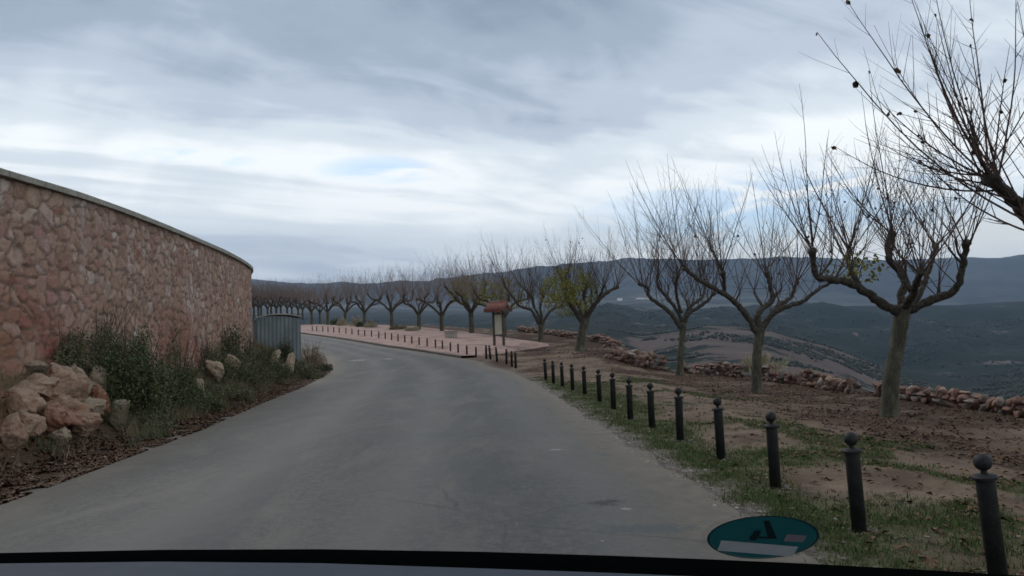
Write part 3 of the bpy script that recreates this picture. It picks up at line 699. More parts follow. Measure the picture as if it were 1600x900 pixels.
for i, (px, py) in enumerate(SP):
    p = hit(px, py, pbase)
    if sp0 is None:
        sp0 = o = empty('paving_post', p); m = MB(); m.lathe([(.045, -.05), (.045, .36), (.055, .365), (.055, .385), (.03, .4)], 12); m.build('post', MAT['rust'], o)
        m = MB(); m.lathe([(.02, .4), (.04, .42), (.042, .45), (.02, .475), (.004, .48)], 12); m.build('cap', MAT['rust'], o)
    else: o = copy_tree(sp0)
    o.location = p
    tag(o, 'small dark post along the pink paving, ' + ('nearest the kiosk' if i == 0 else ORD[i] + ' counting away from the kiosk'), 'post', 'small posts edging the pink paving')

# ------------------------------------------------------------------ KIOSK, BENCH, SHED
p = hit(780, 540, pbase); KS = p.y / F_PX; K = empty('information_board', p, R(-30)); K.scale = (.74, .8, 1.0)
for x in (-.42, .42):
    m = MB(); m.box((x, 0, .98), (.16, .14, 1.96)); m.build('post', MAT['wood'], K)
m = MB(); m.box((0, 0, 1.2), (.64, .05, 1.15)); pn = m.build('panel', MAT['board'], K)
m = MB()
for z in (.6, 1.8): m.box((0, 0, z), (.70, .09, .06))
m.build('panel_frame', MAT['wood'], K)
rf = MB(); w, hl, z0, z1 = .80, .74, 2.0, 2.38
for s in (-1, 1):      # two tiled slopes, ridge along local x... each row a roll
    n = 9
    for i in range(n):
        x = -w + (i + .5) * 2 * w / n
        rf.tube([(x, s * hl, z0), (x, s * .02, z1)], [.115, .1], 8)
    rf.box((0, s * hl * .5, (z0 + z1) / 2 - .07), (2 * w, math.hypot(hl, z1 - z0), .05), m=Matrix.Rotation(-s * math.atan2(z1 - z0, hl), 3, 'X'))
roof = rf.build('roof', MAT['tile'], K, True)
m = MB(); m.tube([(-w - .02, 0, z1 + .05), (w + .02, 0, z1 + .05)], [.1, .1], 10); m.build('ridge', MAT['tile'], roof)
m = MB()
for x in (-.74, .74):
    m.v += [Vector(q) for q in ((x, -hl + .08, z0 - .02), (x, hl - .08, z0 - .02), (x, 0, z1 - .06))]; k = len(m.v); m.f.append((k - 3, k - 2, k - 1))
    m.box((x, 0, z0 - .05), (.08, 2 * hl - .1, .09))
m.build('gable', MAT['wood'], roof)
tag(K, 'wooden information board under a small red tiled gable roof on the paving', 'information board')
p = hit(705, 527.5, pbase); s = p.y / F_PX; o = empty('stone_bench', p, R(-25))
m = MB(); m.box((0, 0, .2), (.72, .5, .4)); m.build('base', MAT['concrete'], o); m = MB(); m.box((0, 0, .43), (.86, .6, .06)); m.build('seat', MAT['concrete'], o)
tag(o, 'low block bench of pale stone on the pink paving beyond the kiosk', 'bench')
# corrugated shed
a = at_y(398, 500, 35.4); b = at_y(465, 500, 36.2); gz = ground(a.x, a.y)
S = empty('metal_shed', ((a.x + b.x) / 2, (a.y + b.y) / 2, .6)); rz = math.atan2(b.y - a.y, b.x - a.x); W = (Vector((b.x, b.y)) - Vector((a.x, a.y))).length; S.rotation_euler.z = rz
zt = at_y(432, 496, 35.8).z - .6; dp = 1.5
def corr(n, wid, z0_, z1_, y, arch=0):
    m = MB(); st = 12 * n
    for i in range(st + 1):
        f = i / st; x = -wid / 2 + wid * f; yy = y - .014 * max(-.4, min(.4, math.sin(f * n * 2 * math.pi))) / .4
        m.v.append(Vector((x, yy, z0_))); m.v.append(Vector((x, yy, z1_ + arch * (1 - (2 * f - 1) ** 2))))
        if i: k = 2 * i; m.f.append((k - 2, k, k + 1, k - 1))
    return m
corr(11, W, -.6, zt - .1, -dp / 2, .13).build('front_sheet', MAT['sheet'], S)
m = MB(); m.box((-W / 2 + .0, .02, zt / 2 - .35), (.05, dp - .06, zt + .5)); m.box((W / 2, .02, zt / 2 - .35), (.05, dp - .06, zt + .5)); m.box((0, dp / 2, zt / 2 - .35), (W, .04, zt + .5)); m.build('side_sheet', MAT['sheet'], S)
m = MB(); N_ = 16
for i in range(N_ + 1):
    f = i / N_; x = -(W + .16) / 2 + (W + .16) * f; z = zt - .06 + .16 * (1 - (2 * f - 1) ** 2)
    for y in (-dp / 2 - .1, dp / 2 + .1):
        for dz in (0, .05): m.v.append(Vector((x, y, z + dz)))
    if i:
        k = 4 * i; m.f += [(k - 4, k, k + 2, k - 2), (k - 3, k - 1, k + 3, k + 1), (k - 4, k - 3, k + 1, k), (k - 2, k + 2, k + 3, k - 1)]
m.build('roof', MAT['coping'], S)
tag(S, 'grey corrugated metal shed with a slightly arched roof past the wall end', 'shed')

# ------------------------------------------------------------------ TREES
def smooth_path(P, rad, step, jit, rg):
    P = [Vector(p) for p in P]; out = []; rr_ = []
    for i in range(len(P) - 1):
        p0, p1, p2, p3 = P[max(0, i - 1)], P[i], P[i + 1], P[min(len(P) - 1, i + 2)]
        n = max(2, int((p2 - p1).length / step))
        for k in range(n):
            t = k / n; q = .5 * ((2 * p1) + (p2 - p0) * t + (2 * p0 - 5 * p1 + 4 * p2 - p3) * t * t + (3 * p1 - p0 - 3 * p2 + p3) * t ** 3)
            if i or k: q = q + Vector((rg.uniform(-jit, jit), rg.uniform(-jit, jit), rg.uniform(-jit, jit)))
            out.append(q); rr_.append(rad[i] * (1 - t) + rad[i + 1] * t)
    out.append(P[-1]); rr_.append(rad[-1]); return out, rr_
def twig_path(start, d0, L, rg, up=.5, n=8, wob=.05):
    p = Vector(start); d = d0.normalized(); pts = [p.copy()]; s = L / n
    for i in range(n):
        d = (d + Vector((rg.uniform(-wob, wob), rg.uniform(-wob, wob), up * .16))).normalized(); p = p + d * s; pts.append(p.copy())
    return pts
def shoots(mb, start, d0, L, r0, rg, sides=4, sub=5, tips=None, detail=8, up=.5):
    pts = twig_path(start, d0, L, rg, up, detail)
    rad = [r0 * (1 - .8 * (i / detail)) for i in range(detail + 1)]
    mb.tube(pts, rad, sides, False)
    if tips is not None: tips.append(pts[-1]); tips.append(pts[len(pts) // 2]); tips.append(pts[-3])
    for _ in range(sub):
        t = rg.uniform(.2, .92); i = min(detail - 1, int(t * detail)); q = pts[i] + (pts[i + 1] - pts[i]) * (t * detail - i)
        ax = (pts[i + 1] - pts[i]).normalized(); side = ax.orthogonal().normalized(); side.rotate(Matrix.Rotation(rg.uniform(0, 6.283), 3, ax))
        d = ax + side * rg.uniform(.5, 1.05); l = L * rg.uniform(.10, .30) * (1.15 - t * .5)
        q2 = twig_path(q, d, l, rg, .5, 3, .07); r1 = r0 * (1 - .8 * t) * .6
        mb.tube(q2, [r1, r1 * .8, r1 * .6, r1 * .35], 3, False)
def leaf_quads(mb, p, s, rg, hang=True, n=1):
    for _ in range(n):
        a = rg.uniform(0, 6.28); u = Vector((math.cos(a), math.sin(a), rg.uniform(-.3, .3))).normalized(); v = Vector((rg.uniform(-.3, .3), rg.uniform(-.3, .3), -1 if hang else rg.uniform(-1, 1))).normalized()
        w = s * rg.uniform(.35, .6); h = s * rg.uniform(.8, 1.2); c = u.cross(v).normalized() * w * .5; q = Vector(p)
        k = len(mb.v)
        mb.v += [q, q + u * w + v * h * .4 + c, q + u * w * .55 + v * h + c * .5, q - u * w * .45 + v * h * .9 - c * .4, q - u * w + v * h * .35 + c]
        mb.f += [(k, k + 1, k + 2), (k, k + 2, k + 3), (k, k + 3, k + 4)]
def plane_tree(name, loc, trunk, tr, limbs, seed, L=2.2, dens=1.0, twig_r=.011, dead=14, yellow=None, sides=4, detail=8, sub=9, merge=False, stubs=True):
    """trunk: local points; limbs: list of (points, r0, r1)."""
    rg = random.Random(seed); root = empty(name, loc)
    m = MB(); pts, rad = smooth_path(trunk, tr, .12, .008, rg)
    rad = [r * (1 + .09 * mn.noise((i * .5, seed, 0)) + (.45 * math.exp(-i / 1.1))) for i, r in enumerate(rad)]
    m.tube(pts, rad, 14 if not merge else 8); m.build('trunk', MAT['bark'], root, True)
    tips = []; crown = MB(); limbs_mesh = MB()
    for li, (P, r0, r1) in enumerate(limbs):
        n = len(P); mb = MB(); rr_ = [r0 + (r1 - r0) * i / (n - 1) for i in range(n)]
        pts, rad = smooth_path(P, rr_, .07 if not merge else .2, .018 if not merge else .03, rg)
        rad = [r * (1 + .35 * max(0, mn.noise((i * .55, li * 7.1, seed))) + .12 * rg.uniform(-1, 1)) for i, r in enumerate(rad)]
        rad[-1] *= 1.5; rad[-2] *= 1.45; rad[-3] *= 1.2
        (limbs_mesh if merge else mb).tube(pts, rad, 9 if not merge else 6)
        tw = crown if merge else MB()
        if r1 > .042 and n > 3 and stubs:
            for _ in range(3 if not merge else 1):
                i = rg.randrange(int(len(pts) * .35), int(len(pts) * .9)); a = rg.uniform(0, 6.283); dd = Vector((math.cos(a) * .8, math.sin(a) * .8, .9)).normalized(); Ls = rg.uniform(.25, .6)
                sp_ = twig_path(pts[i], dd, Ls, rg, 1.2, 5, .22); sr = [r1 * .62, r1 * .5, r1 * .55, r1 * .45, r1 * .5, r1 * .6]
                (limbs_mesh if merge else mb).tube(sp_, sr, 7)
                for _k in range(int(5 * dens)):
                    a = rg.uniform(0, 6.283); k = rg.uniform(.1, 1.0); shoots(tw, sp_[-1], Vector((math.cos(a) * k, math.sin(a) * k, 1)), L * rg.uniform(.4, .9), twig_r * rg.uniform(.5, .85), rg, sides, sub, tips, detail)
        axis = (pts[-1] - pts[-4]).normalized(); cen = Vector((0, 0, 0)); out = (pts[-1] - pts[0]); out.z = 0; out = out.normalized() if out.length > .05 else Vector((1, 0, 0))
        for _ in range(int(round(8 * dens))):
            a = rg.uniform(0, 6.283); k = rg.uniform(.08, .62)
            k *= 2.1; d = Vector((math.cos(a) * k, math.sin(a) * k, 1)) + out * rg.uniform(-.05, .45) + axis * .15
            st = pts[-1 - rg.randrange(0, 3)] + Vector((rg.uniform(-1, 1), rg.uniform(-1, 1), rg.uniform(0, 1))) * r1 * .9
            shoots(tw, st, d, L * rg.uniform(.6, 1.08), twig_r * rg.uniform(.75, 1.25), rg, sides, sub, tips, detail)
        for _ in range(int(round(9 * dens))):
            i = rg.randrange(int(len(pts) * .3), len(pts)); a = rg.uniform(0, 6.283); k = rg.uniform(.3, 1.0)
            d = Vector((math.cos(a) * k, math.sin(a) * k, 1)) + out * rg.uniform(-.1, .2)
            shoots(tw, pts[i] + Vector((0, 0, rad[i] * .6)), d, L * rg.uniform(.25, .95), twig_r * rg.uniform(.55, 1), rg, sides, sub - 1, tips, detail)
        for _ in range(int(3 * dens)):     # a few low sideways wisps
            a = rg.uniform(0, 6.283); d = Vector((math.cos(a), math.sin(a), rg.uniform(-.15, .35)))
            shoots(tw, pts[rg.randrange(len(pts) // 2, len(pts))], d, L * rg.uniform(.2, .5), twig_r * .6, rg, 3, 2, None, 5)
        if not merge:
            o = mb.build('limb', MAT['limb'], root, True); tw.build('shoots', MAT['twig'], o)
    if merge:
        limbs_mesh.build('limbs', MAT['limb'], root, True)['label'] = 'gnarled pollarded limbs'; crown.build('crown', MAT['ftwig'], root)
    if dead and tips:
        m = MB()
        for _ in range(dead): leaf_quads(m, rg.choice(tips), rg.uniform(.05, .09), rg, True, rg.choice((1, 1, 2)))
        m.build('dead_leaves', MAT['hleaf'], root)
    if yellow:
        m = MB(); n, cz, rx, rz_, sz = yellow[:5]; cx = yellow[5] if len(yellow) > 5 else 0
        for _ in range(n):
            while True:
                q = Vector((rg.uniform(-1, 1), rg.uniform(-1, 1), rg.uniform(-1, 1)))
                if q.length < 1 and mn.noise((q.x * 2.5, q.y * 2.5, q.z * 2.5 + seed)) > -.1: break
            leaf_quads(m, (cx + q.x * rx, q.y * rx, cz + q.z * rz_), rg.uniform(.6, 1.2) * sz, rg, False)
        m.build('yellow_leaves', MAT['yleaf'], root)
    return root
def px_path(base_px, Y, P, dys):
    """limb points read off against the tree's own depth plane; dys are metres nearer (-) or farther (+)"""
    b = Vector(base_px); return [at_y(px, py, Y + dy) - b for (px, py), dy in zip(P, dys)]
def near_tree(base_px, trunk_px, r, limbs, seed, **kw):
    b = hit(*base_px, grd); Y = b.y
    tr = [Vector((0, 0, -.1))] + [at_y(px, py, Y) - b for px, py in trunk_px]
    LL = []
    for P, dend, r0, r1 in limbs:
        n = len(P); LL.append((px_path(b, Y, P, [dend * i / (n - 1) for i in range(n)]), r0, r1))
    return plane_tree('plane_tree', b, tr, r, LL, seed, **kw), b
GR = 'bare pollarded plane trees in a line along the drop'
tA, bA = near_tree((1390, 652), [(1392, 600), (1400, 550), (1408, 500), (1412, 478)], [.165, .155, .14, .145, .16],
    [([(1408, 492), (1372, 470), (1335, 446), (1300, 436), (1277, 434), (1271, 405), (1268, 388)], -.5, .095, .045),
     ([(1410, 488), (1408, 462), (1414, 440), (1402, 420), (1390, 408), (1388, 385), (1393, 362)],   .3, .085, .05),
     ([(1345, 452), (1336, 432), (1326, 412), (1328, 390)], .5, .05, .032),
     ([(1414, 485), (1436, 462), (1448, 430), (1456, 405), (1462, 385)], 1.0, .065, .042),
     ([(1412, 490), (1440, 476), (1475, 462), (1494, 452), (1503, 420), (1508, 392), (1512, 378)], -.8, .092, .045),
     ([(1410, 486), (1425, 462), (1432, 440), (1440, 425)], -1.2, .08, .05)], 3, L=3.1, dens=.85, twig_r=.0125, dead=22, yellow=(130, 2.95, .6, .35, .08, -.45))
tag(tA, 'big bare plane tree, thickest whole trunk in the row, few yellow leaves', 'tree', GR)
tB, bB = near_tree((1182, 614), [(1182, 580), (1183, 550), (1186, 525), (1187, 512)], [.15, .135, .13, .14, .15],
    [([(1184, 522), (1165, 490), (1140, 465), (1110, 447), (1085, 432), (1068, 418)], -.3, .09, .048),
     ([(1186, 518), (1184, 495), (1190, 482), (1206, 470), (1203, 445), (1197, 425)], .3, .1, .055),
     ([(1188, 518), (1203, 495), (1222, 482), (1255, 470), (1282, 450), (1306, 438)], -.5, .085, .042),
     ([(1186, 516), (1200, 498), (1215, 478), (1235, 465), (1246, 440)], 1.0, .08, .045),
     ([(1130, 460), (1132, 440), (1128, 425)], -.4, .06, .045)], 4, L=3.4, dens=.9, twig_r=.0135, dead=14)
tag(tB, 'bare plane tree with wide spreading limbs, second whole tree in the row', 'tree', GR)
tC, bC = near_tree((1062, 587), [(1063, 560), (1065, 535), (1067, 512), (1067, 505)], [.15, .13, .12, .13, .14],
    [([(1064, 512), (1048, 490), (1030, 475), (1014, 463), (1012, 450), (998, 443)], -.3, .09, .05),
     ([(1066, 508), (1060, 488), (1042, 465), (1028, 445), (1028, 430)], .6, .08, .05),
     ([(1068, 508), (1076, 490), (1092, 480), (1105, 470), (1117, 457)], -.4, .08, .05),
     ([(1067, 508), (1074, 486), (1085, 474), (1098, 464), (1102, 448)], .9, .07, .045),
     ([(1064, 488), (1058, 465), (1056, 445), (1060, 430)], -.9, .07, .045)], 5, L=4.0, dens=.95, twig_r=.0145, dead=6)
tag(tC, 'bare plane tree with a slim trunk beside the gap in the stone wall', 'tree', GR)
tD, bD = near_tree((906, 548), [(908, 530), (911, 512), (915, 497)], [.26, .23, .22, .24],
    [([(911, 505), (898, 485), (887, 468), (883, 450), (880, 440)], -.4, .14, .08),
     ([(913, 502), (905, 480), (896, 462), (893, 448)], 1.2, .1, .06),
     ([(914, 503), (924, 483), (934, 470), (950, 456), (966, 448)], .5, .14, .07),
     ([(915, 500), (930, 476), (938, 462), (944, 445)], -.8, .11, .06),
     ([(914, 500), (916, 480), (912, 462), (918, 445)], .9, .1, .06)], 6, L=3.4, dens=1.0, twig_r=.015, dead=24, yellow=(4600, 3.1, 1.6, 1.35, .075, -.45))
tag(tD, 'plane tree with a thick leaning trunk and a crown still full of yellow green leaves', 'tree', 'plane trees near the kiosk')
tE, bE = near_tree((845, 533), [(845, 520), (845, 508)], [.17, .15, .17],
    [([(845, 512), (838, 498), (829, 484), (812, 478), (800, 462), (788, 446)], -.3, .11, .06),
     ([(845, 511), (842, 495), (834, 478), (830, 462)], .8, .08, .05),
     ([(846, 510), (846, 492), (844, 478), (850, 462)], -.6, .1, .05),
     ([(846, 511), (853, 496), (862, 484), (876, 478), (884, 462)], .4, .1, .05)], 7, L=3.8, dens=1.0, twig_r=.016, dead=10, yellow=(160, 3.0, 1.6, .9, .09, .9))
tag(tE, 'bare plane tree with dark branching limbs just past the kiosk', 'tree', 'plane trees near the kiosk')
# the nearest tree: its trunk stands outside the picture
bZ = Vector((7.0, 9.2, base(7, 9.2)))
def zp(P, Ys): return [at_y(px, py, y) - bZ for (px, py), y in zip(P, Ys)]
top = at_y(1715, 450, 9.2) - bZ
tZ = plane_tree('plane_tree', bZ, [(0, 0, -.1), (0, 0, .8), (top.x * .6, 0, 1.4), top], [.19, .165, .15, .17],
    [([top] + zp([(1660, 395), (1612, 345), (1590, 318), (1568, 298), (1552, 285), (1543, 273)], [9.1, 9.0, 8.9, 8.85, 8.8, 8.8]), .115, .05),
     ([top] + zp([(1700, 380), (1680, 340), (1650, 320), (1622, 312)], [9.5, 10, 10.4, 10.7]), .1, .06),
     ([top] + zp([(1760, 400), (1800, 350), (1820, 300)], [9.3, 9.3, 9.3]), .11, .07)], 21, L=2.5, dens=.35, twig_r=.0105, dead=10, stubs=False)
# the long fan of shoots that leans out over the picture
rg = random.Random(5); m = MB(); tips = []
for (px, py), n in (((1543, 274), 5), ((1549, 280), 3), ((1558, 288), 3), ((1568, 297), 3), ((1582, 312), 3), ((1598, 330), 3), ((1620, 352), 3), ((1640, 372), 3)):
    st = at_y(px, py, 8.8) - bZ
    for k in range(n):
        tx, ty = (rg.uniform(1290, 1640), rg.uniform(-160, 60)) if k % 3 else (rg.uniform(1330, 1460), rg.uniform(110, 330))
        e_ = at_y(tx, ty, 8.8 + rg.uniform(-1.0, 1.2)) - bZ; d = e_ - st; d.z *= .62; d.x *= 1.12; Ln = d.length * rg.uniform(1.0, 1.4)
        shoots(m, st, d, Ln, .0125 * rg.uniform(.75, 1.3), rg, 4, 13, tips, 10, .5)
sh = m.build('shoots', MAT['twig'], [c for c in tZ.children if c.name.startswith('limb')][0])
m = MB()
for _ in range(22):
    leaf_quads(m, rg.choice(tips), rg.uniform(.035, .075), rg, True, rg.choice((1, 2, 3)))
m.build('dead_leaves', MAT['hleaf'], tZ)
tag(tZ, 'nearest bare plane tree, only its branches reaching in at the top corner with withered leaves', 'tree', GR)

def generic(seed, L, merge=True, yellow=None, dens=1.35):
    rg = random.Random(seed); h = 1.6; limbs = []; n = 5; a0 = rg.uniform(0, 6.28)
    for i in range(n):
        a = a0 + i * 6.283 / n + rg.uniform(-.3, .3); c, s = math.cos(a), math.sin(a); q = rg.uniform(.85, 1.15)
        limbs.append(([Vector((c * .05, s * .05, h - .15)), Vector((c * .5 * q, s * .5 * q, h + .4)), Vector((c * 1.05 * q, s * 1.05 * q, h + rg.uniform(.6, .95))), Vector((c * 1.6 * q + rg.uniform(-.25, .25), s * 1.6 * q + rg.uniform(-.25, .25), h + rg.uniform(.8, 1.3))), Vector((c * 1.9 * q, s * 1.9 * q, h + rg.uniform(1.2, 1.8)))], .105, .055))
    return plane_tree('plane_tree', (0, 0, 0), [(0, 0, -.3), (.03, 0, 1), (0, .03, h)], [.19, .16, .18], limbs, seed, L=L, dens=dens, twig_r=.014, dead=8, yellow=yellow, sides=3, detail=5, sub=7, merge=True)
protos = [generic(41, 3.3), generic(42, 3.5), generic(43, 3.1), generic(44, 3.3, yellow=(1100, 2.9, 1.6, 1.1, .10))]
used = set()
def far_tree(px, py, Y, pi, lab, rz, sc=1, grp='bare plane trees far along the terrace'):
    o = protos[pi] if pi not in used else copy_tree(protos[pi]); used.add(pi); sc *= 1.06 * (1, .93, 1.06, .97, 1.04)[int(px) % 5]
    q = at_y(px, py, Y); z = base(q.x, q.y) + .1 if py is None else q.z
    o.location = (q.x, q.y, z); o.rotation_euler.z = rz; o.scale = (sc, sc, sc); tag(o, lab, 'tree', grp)
FT = [(787, 534, 53, 3, 'plane tree with some green leaves directly behind the kiosk roof', 1.0),
      (737, 522, 58, 3, 'plane tree with brownish yellow leaves just before the kiosk, beyond the stone bench', 1.0),
      (691, 521, 63, 0, 'bare plane tree rising behind the pale stone bench', 1.02),
      (655, 519, 69, 1, 'bare plane tree on the terrace, next beyond the one behind the stone bench', 1.0),
      (612, 513, 76, 2, 'bare plane tree on the terrace, third counting outward from the stone bench', 1.0),
      (570, 511, 83, 0, 'bare plane tree with a clump of pale dry grass at its foot', 1.02),
      (540, 509, 91, 1, 'bare plane tree on the terrace, fifth counting outward from the stone bench', 1.0),
      (512, 507, 99, 2, 'bare plane tree on the terrace, sixth counting outward from the stone bench', 1.0),
      (487, 505, 107, 1, 'bare plane tree just past the metal shed, seventh outward from the stone bench', .96)]
for i, (px, py, Y, pi, lab, sc) in enumerate(FT): far_tree(px, py, Y, pi, lab, i * 1.7, sc)
BT = [(466, 498, 112), (449, 497, 118), (432, 498, 112), (418, 496, 120), (404, 497, 114), (392, 496, 122), (456, 494, 132), (439, 494, 128), (424, 493, 135), (408, 493, 130), (397, 493, 137), (473, 497, 126), (380, 496, 118), (500, 503, 118)]
BL_ = ['first', 'second', 'third', 'fourth', 'fifth', 'sixth', 'seventh', 'eighth', 'ninth', 'tenth', 'eleventh', 'twelfth', 'thirteenth', 'fourteenth']
order = sorted(range(len(BT)), key=lambda i: -BT[i][0])
for rank, i in enumerate(order):
    px, py, Y = BT[i]; far_tree(px, py, Y, i % 3, 'brownish bare tree in the far grove above the shed, %s counting towards the wall end' % BL_[rank], i * 2.1, .92, 'bare trees of the far grove')

# ------------------------------------------------------------------ BUSHES AND LOW GROWTH
def leaf_cloud(name, n, centre, rad, size, mat, seed, clumps=26, elong=2.2, upbias=.3, low=.0):
    rg = np.random.default_rng(seed); C = rg.normal(size=(clumps, 3)); C /= np.linalg.norm(C, axis=1, keepdims=True); C *= rg.uniform(.25, .95, (clumps, 1)) ** .6
    C[:, 2] = np.abs(C[:, 2]) * rg.uniform(.5, 1.0, clumps) - low
    k = rg.integers(0, clumps, n); cr = rg.uniform(.14, .34, clumps)
    P = C[k] + rg.normal(size=(n, 3)) * cr[k][:, None] * .6
    P = P * np.array(rad) + np.array(centre)
    d = rg.normal(size=(n, 3)); d[:, 2] += upbias * 2; d /= np.linalg.norm(d, axis=1, keepdims=True)
    w = np.cross(d, rg.normal(size=(n, 3))); w /= np.linalg.norm(w, axis=1, keepdims=True) + 1e-6
    s = size * rg.uniform(.6, 1.4, (n, 1)); a = d * s * .5; b = w * s / elong * .5
    V = np.stack([P - a, P + b, P + a, P - b], 1).reshape(-1, 3)
    return np_mesh(name, V, np.arange(n * 4).reshape(n, 4), MAT[mat])
def bush(px, py, rpx, hpx, mat, seed, lab, n=5000, size=.055, elong=2.2, cat='shrub', name='shrub', grp='shrubs on the bank below the wall', dy=0, fn=ground):
    p = hit(px, py, fn); k = (p.y + dy) / F_PX; rx, h = rpx * k, hpx * k; rg = random.Random(seed)
    o = empty(name, (p.x, p.y + dy, fn(p.x, p.y + dy)))
    link('foliage', leaf_cloud('foliage', n, (0, 0, 0), (rx, rx * .8, h), size, mat, seed, clumps=34, elong=elong), o)
    m = MB()
    for _ in range(26):
        a = rg.uniform(0, 6.28); kk = rg.uniform(.1, .9); pts = twig_path((math.cos(a) * rx * .15, math.sin(a) * rx * .15, 0), Vector((math.cos(a) * kk * rx, math.sin(a) * kk * rx, h)), h * rg.uniform(.8, 1.25) * 1.05, rg, .2, 5, .12)
        m.tube(pts, [.011, .009, .007, .006, .004, .002], 4, False)
    m.build('stem', MAT['twig'], o); tag(o, lab, cat, grp); return o
bush(150, 574, 60, 96, 'bush_o', 1, 'sparse olive brown shrub against the wall above the boulders', 7000, .05, 3)
bush(212, 648, 58, 134, 'bush', 2, 'big dark green shrub spilling down the bank beside the boulders', 19000, .055)
bush(275, 640, 46, 106, 'bush', 3, 'dark shrub on the bank, joined to the big green one on its road side', 14000, .055)
bush(195, 570, 50, 78, 'bush', 4, 'green shrub at the wall foot behind the big dark one', 6000, .05)
bush(250, 565, 40, 62, 'bush', 14, 'shrub at the wall foot above the joined dark shrubs', 5000, .05)
bush(25, 560, 50, 46, 'dry', 5, 'brown dry twiggy bush at the wall foot by the picture edge', 3000, .05, 5)
bush(345, 562, 40, 60, 'bush_d', 6, 'rounded dark shrub against the wall past the weeds', 6000, .06)
bush(383, 566, 30, 44, 'bush_o', 7, 'olive shrub next to the rounded dark shrub at the wall', 4000, .06)
bush(412, 572, 26, 34, 'bush_o', 8, 'low brownish shrub in front of the shed corner', 3500, .07, 3)
bush(446, 574, 18, 46, 'bush_d', 9, 'dark green upright bush against the front of the metal shed', 5000, .07)
bush(395, 600, 44, 30, 'bush_o', 10, 'straggly low shrub on the bank slope between rocks and shed', 4000, .06, 3)
bush(322, 622, 36, 32, 'bush_o', 11, 'weedy shrub around the tan rock in the weeds', 4000, .05, 3)
bush(486, 574, 26, 38, 'dry', 12, 'tan dry bush on the tip of the bank by the road bend', 3500, .08, 4)
bush(505, 580, 12, 12, 'bush_d', 13, 'small dark bush at the very tip of the bank', 2000, .07)
bush(462, 588, 30, 30, 'bush_o', 15, 'low olive shrub behind the tip of the bank', 3000, .07, 3)
bush(178, 606, 60, 84, 'bush_o', 16, 'wide grey green shrub spreading between the boulders and the wall', 11000, .05)
bush(104, 572, 58, 62, 'bush_o', 17, 'low olive shrub behind the top of the outcrop', 5000, .05)
bush(325, 585, 44, 56, 'bush_o', 18, 'grey green scrub at the wall foot past the dark shrubs', 9000, .055)
bush(300, 640, 48, 40, 'bush', 19, 'low green scrub running down to the leaf litter past the big dark shrub', 8000, .055)
bush(362, 590, 40, 50, 'bush', 20, 'green scrub filling the bank under the rounded dark shrub', 8000, .06)
bush(350, 618, 46, 26, 'bush_o', 21, 'low straggly scrub by the road edge midway along the bank', 6000, .06, 3)
bush(425, 592, 34, 34, 'bush', 22, 'green scrub on the bank below the metal shed', 6000, .065)
bush(478, 592, 30, 22, 'bush_o', 23, 'low olive scrub at the road edge near the bank tip', 4500, .07, 3)
bush(235, 668, 44, 26, 'bush_o', 24, 'low straggly scrub at the foot of the big dark shrub', 5000, .05, 3)
def fb(x, y): return base(x, y) + .1
for i, (px, py, r, h, mt, lab) in enumerate([(476, 506, 7, 10, 'pale', 'pale dry grass clump just past the metal shed'), (523, 508, 5, 9, 'bush', 'small green bush between two pale grass clumps on the terrace edge'), (534, 509, 7, 11, 'pale', 'pale dry grass clump beyond the small green terrace bush'), (563, 511, 5, 7, 'bush_d', 'dark little bush at the foot of the far bare tree'), (556, 510, 9, 13, 'pale', 'taller pale grass clump around the foot of the far bare tree'), (580, 512, 8, 10, 'pale', 'pale grass clump on the near side of the far bare tree'), (622, 515, 10, 6, 'dry', 'tan low weeds at the terrace edge, first after the pale clumps'), (645, 517, 10, 6, 'pale', 'low pale weeds beneath the bare terrace tree')]):
    bush(px, py, r * 1.35, h * 1.25, mt, 60 + i, lab, 2200, .16, 6 if mt == 'pale' else 2.5, 'grass clump' if mt in ('pale', 'dry') else 'shrub', 'grass_clump' if mt in ('pale', 'dry') else 'shrub', 'growth at the far terrace edge', fn=fb)
q = hit(1115, 592, grd)
o = empty('grass_clump', (9.3, 29.0, ground(8.8, 29.0)))
link('foliage', leaf_cloud('foliage', 900, (0, 0, .25), (.9, .5, .5), .3, 'pale', 77, 20, 14, 1.2), o); tag(o, 'pale straw coloured grass sticking up over the stone wall between two trunks', 'grass clump')
o = empty('shrub', (11.5, 16.6, ground(11.5, 16.6))); link('foliage', leaf_cloud('foliage', 3500, (0, 0, .3), (2.4, .8, 1.12), .07, 'bush_d', 78, 30), o); tag(o, 'dark shrub just over the stone wall beyond the thick trunked tree', 'shrub')

def blades(name, pts, hgt, wid, mat, seed, lean=.5, label='', cat='grass'):
    rg = np.random.default_rng(seed); P = np.array(pts); n = len(P); a = rg.uniform(0, 6.283, n); ln = rg.uniform(0, lean, n); h = hgt * rg.uniform(.4, 1.25, n); w = wid * rg.uniform(.7, 1.4, n)
    side = np.stack([np.cos(a), np.sin(a), 0 * a], 1) * w[:, None] * .5; b = rg.uniform(0, 6.283, n); tip = np.stack([np.cos(b) * ln * h, np.sin(b) * ln * h, h], 1)
    V = np.stack([P - side, P + side, P + tip], 1).reshape(-1, 3)
    return tag(link(name, np_mesh(name, V, np.arange(n * 3).reshape(n, 3), MAT[mat])), label, cat, kind='stuff')
rg = random.Random(17)
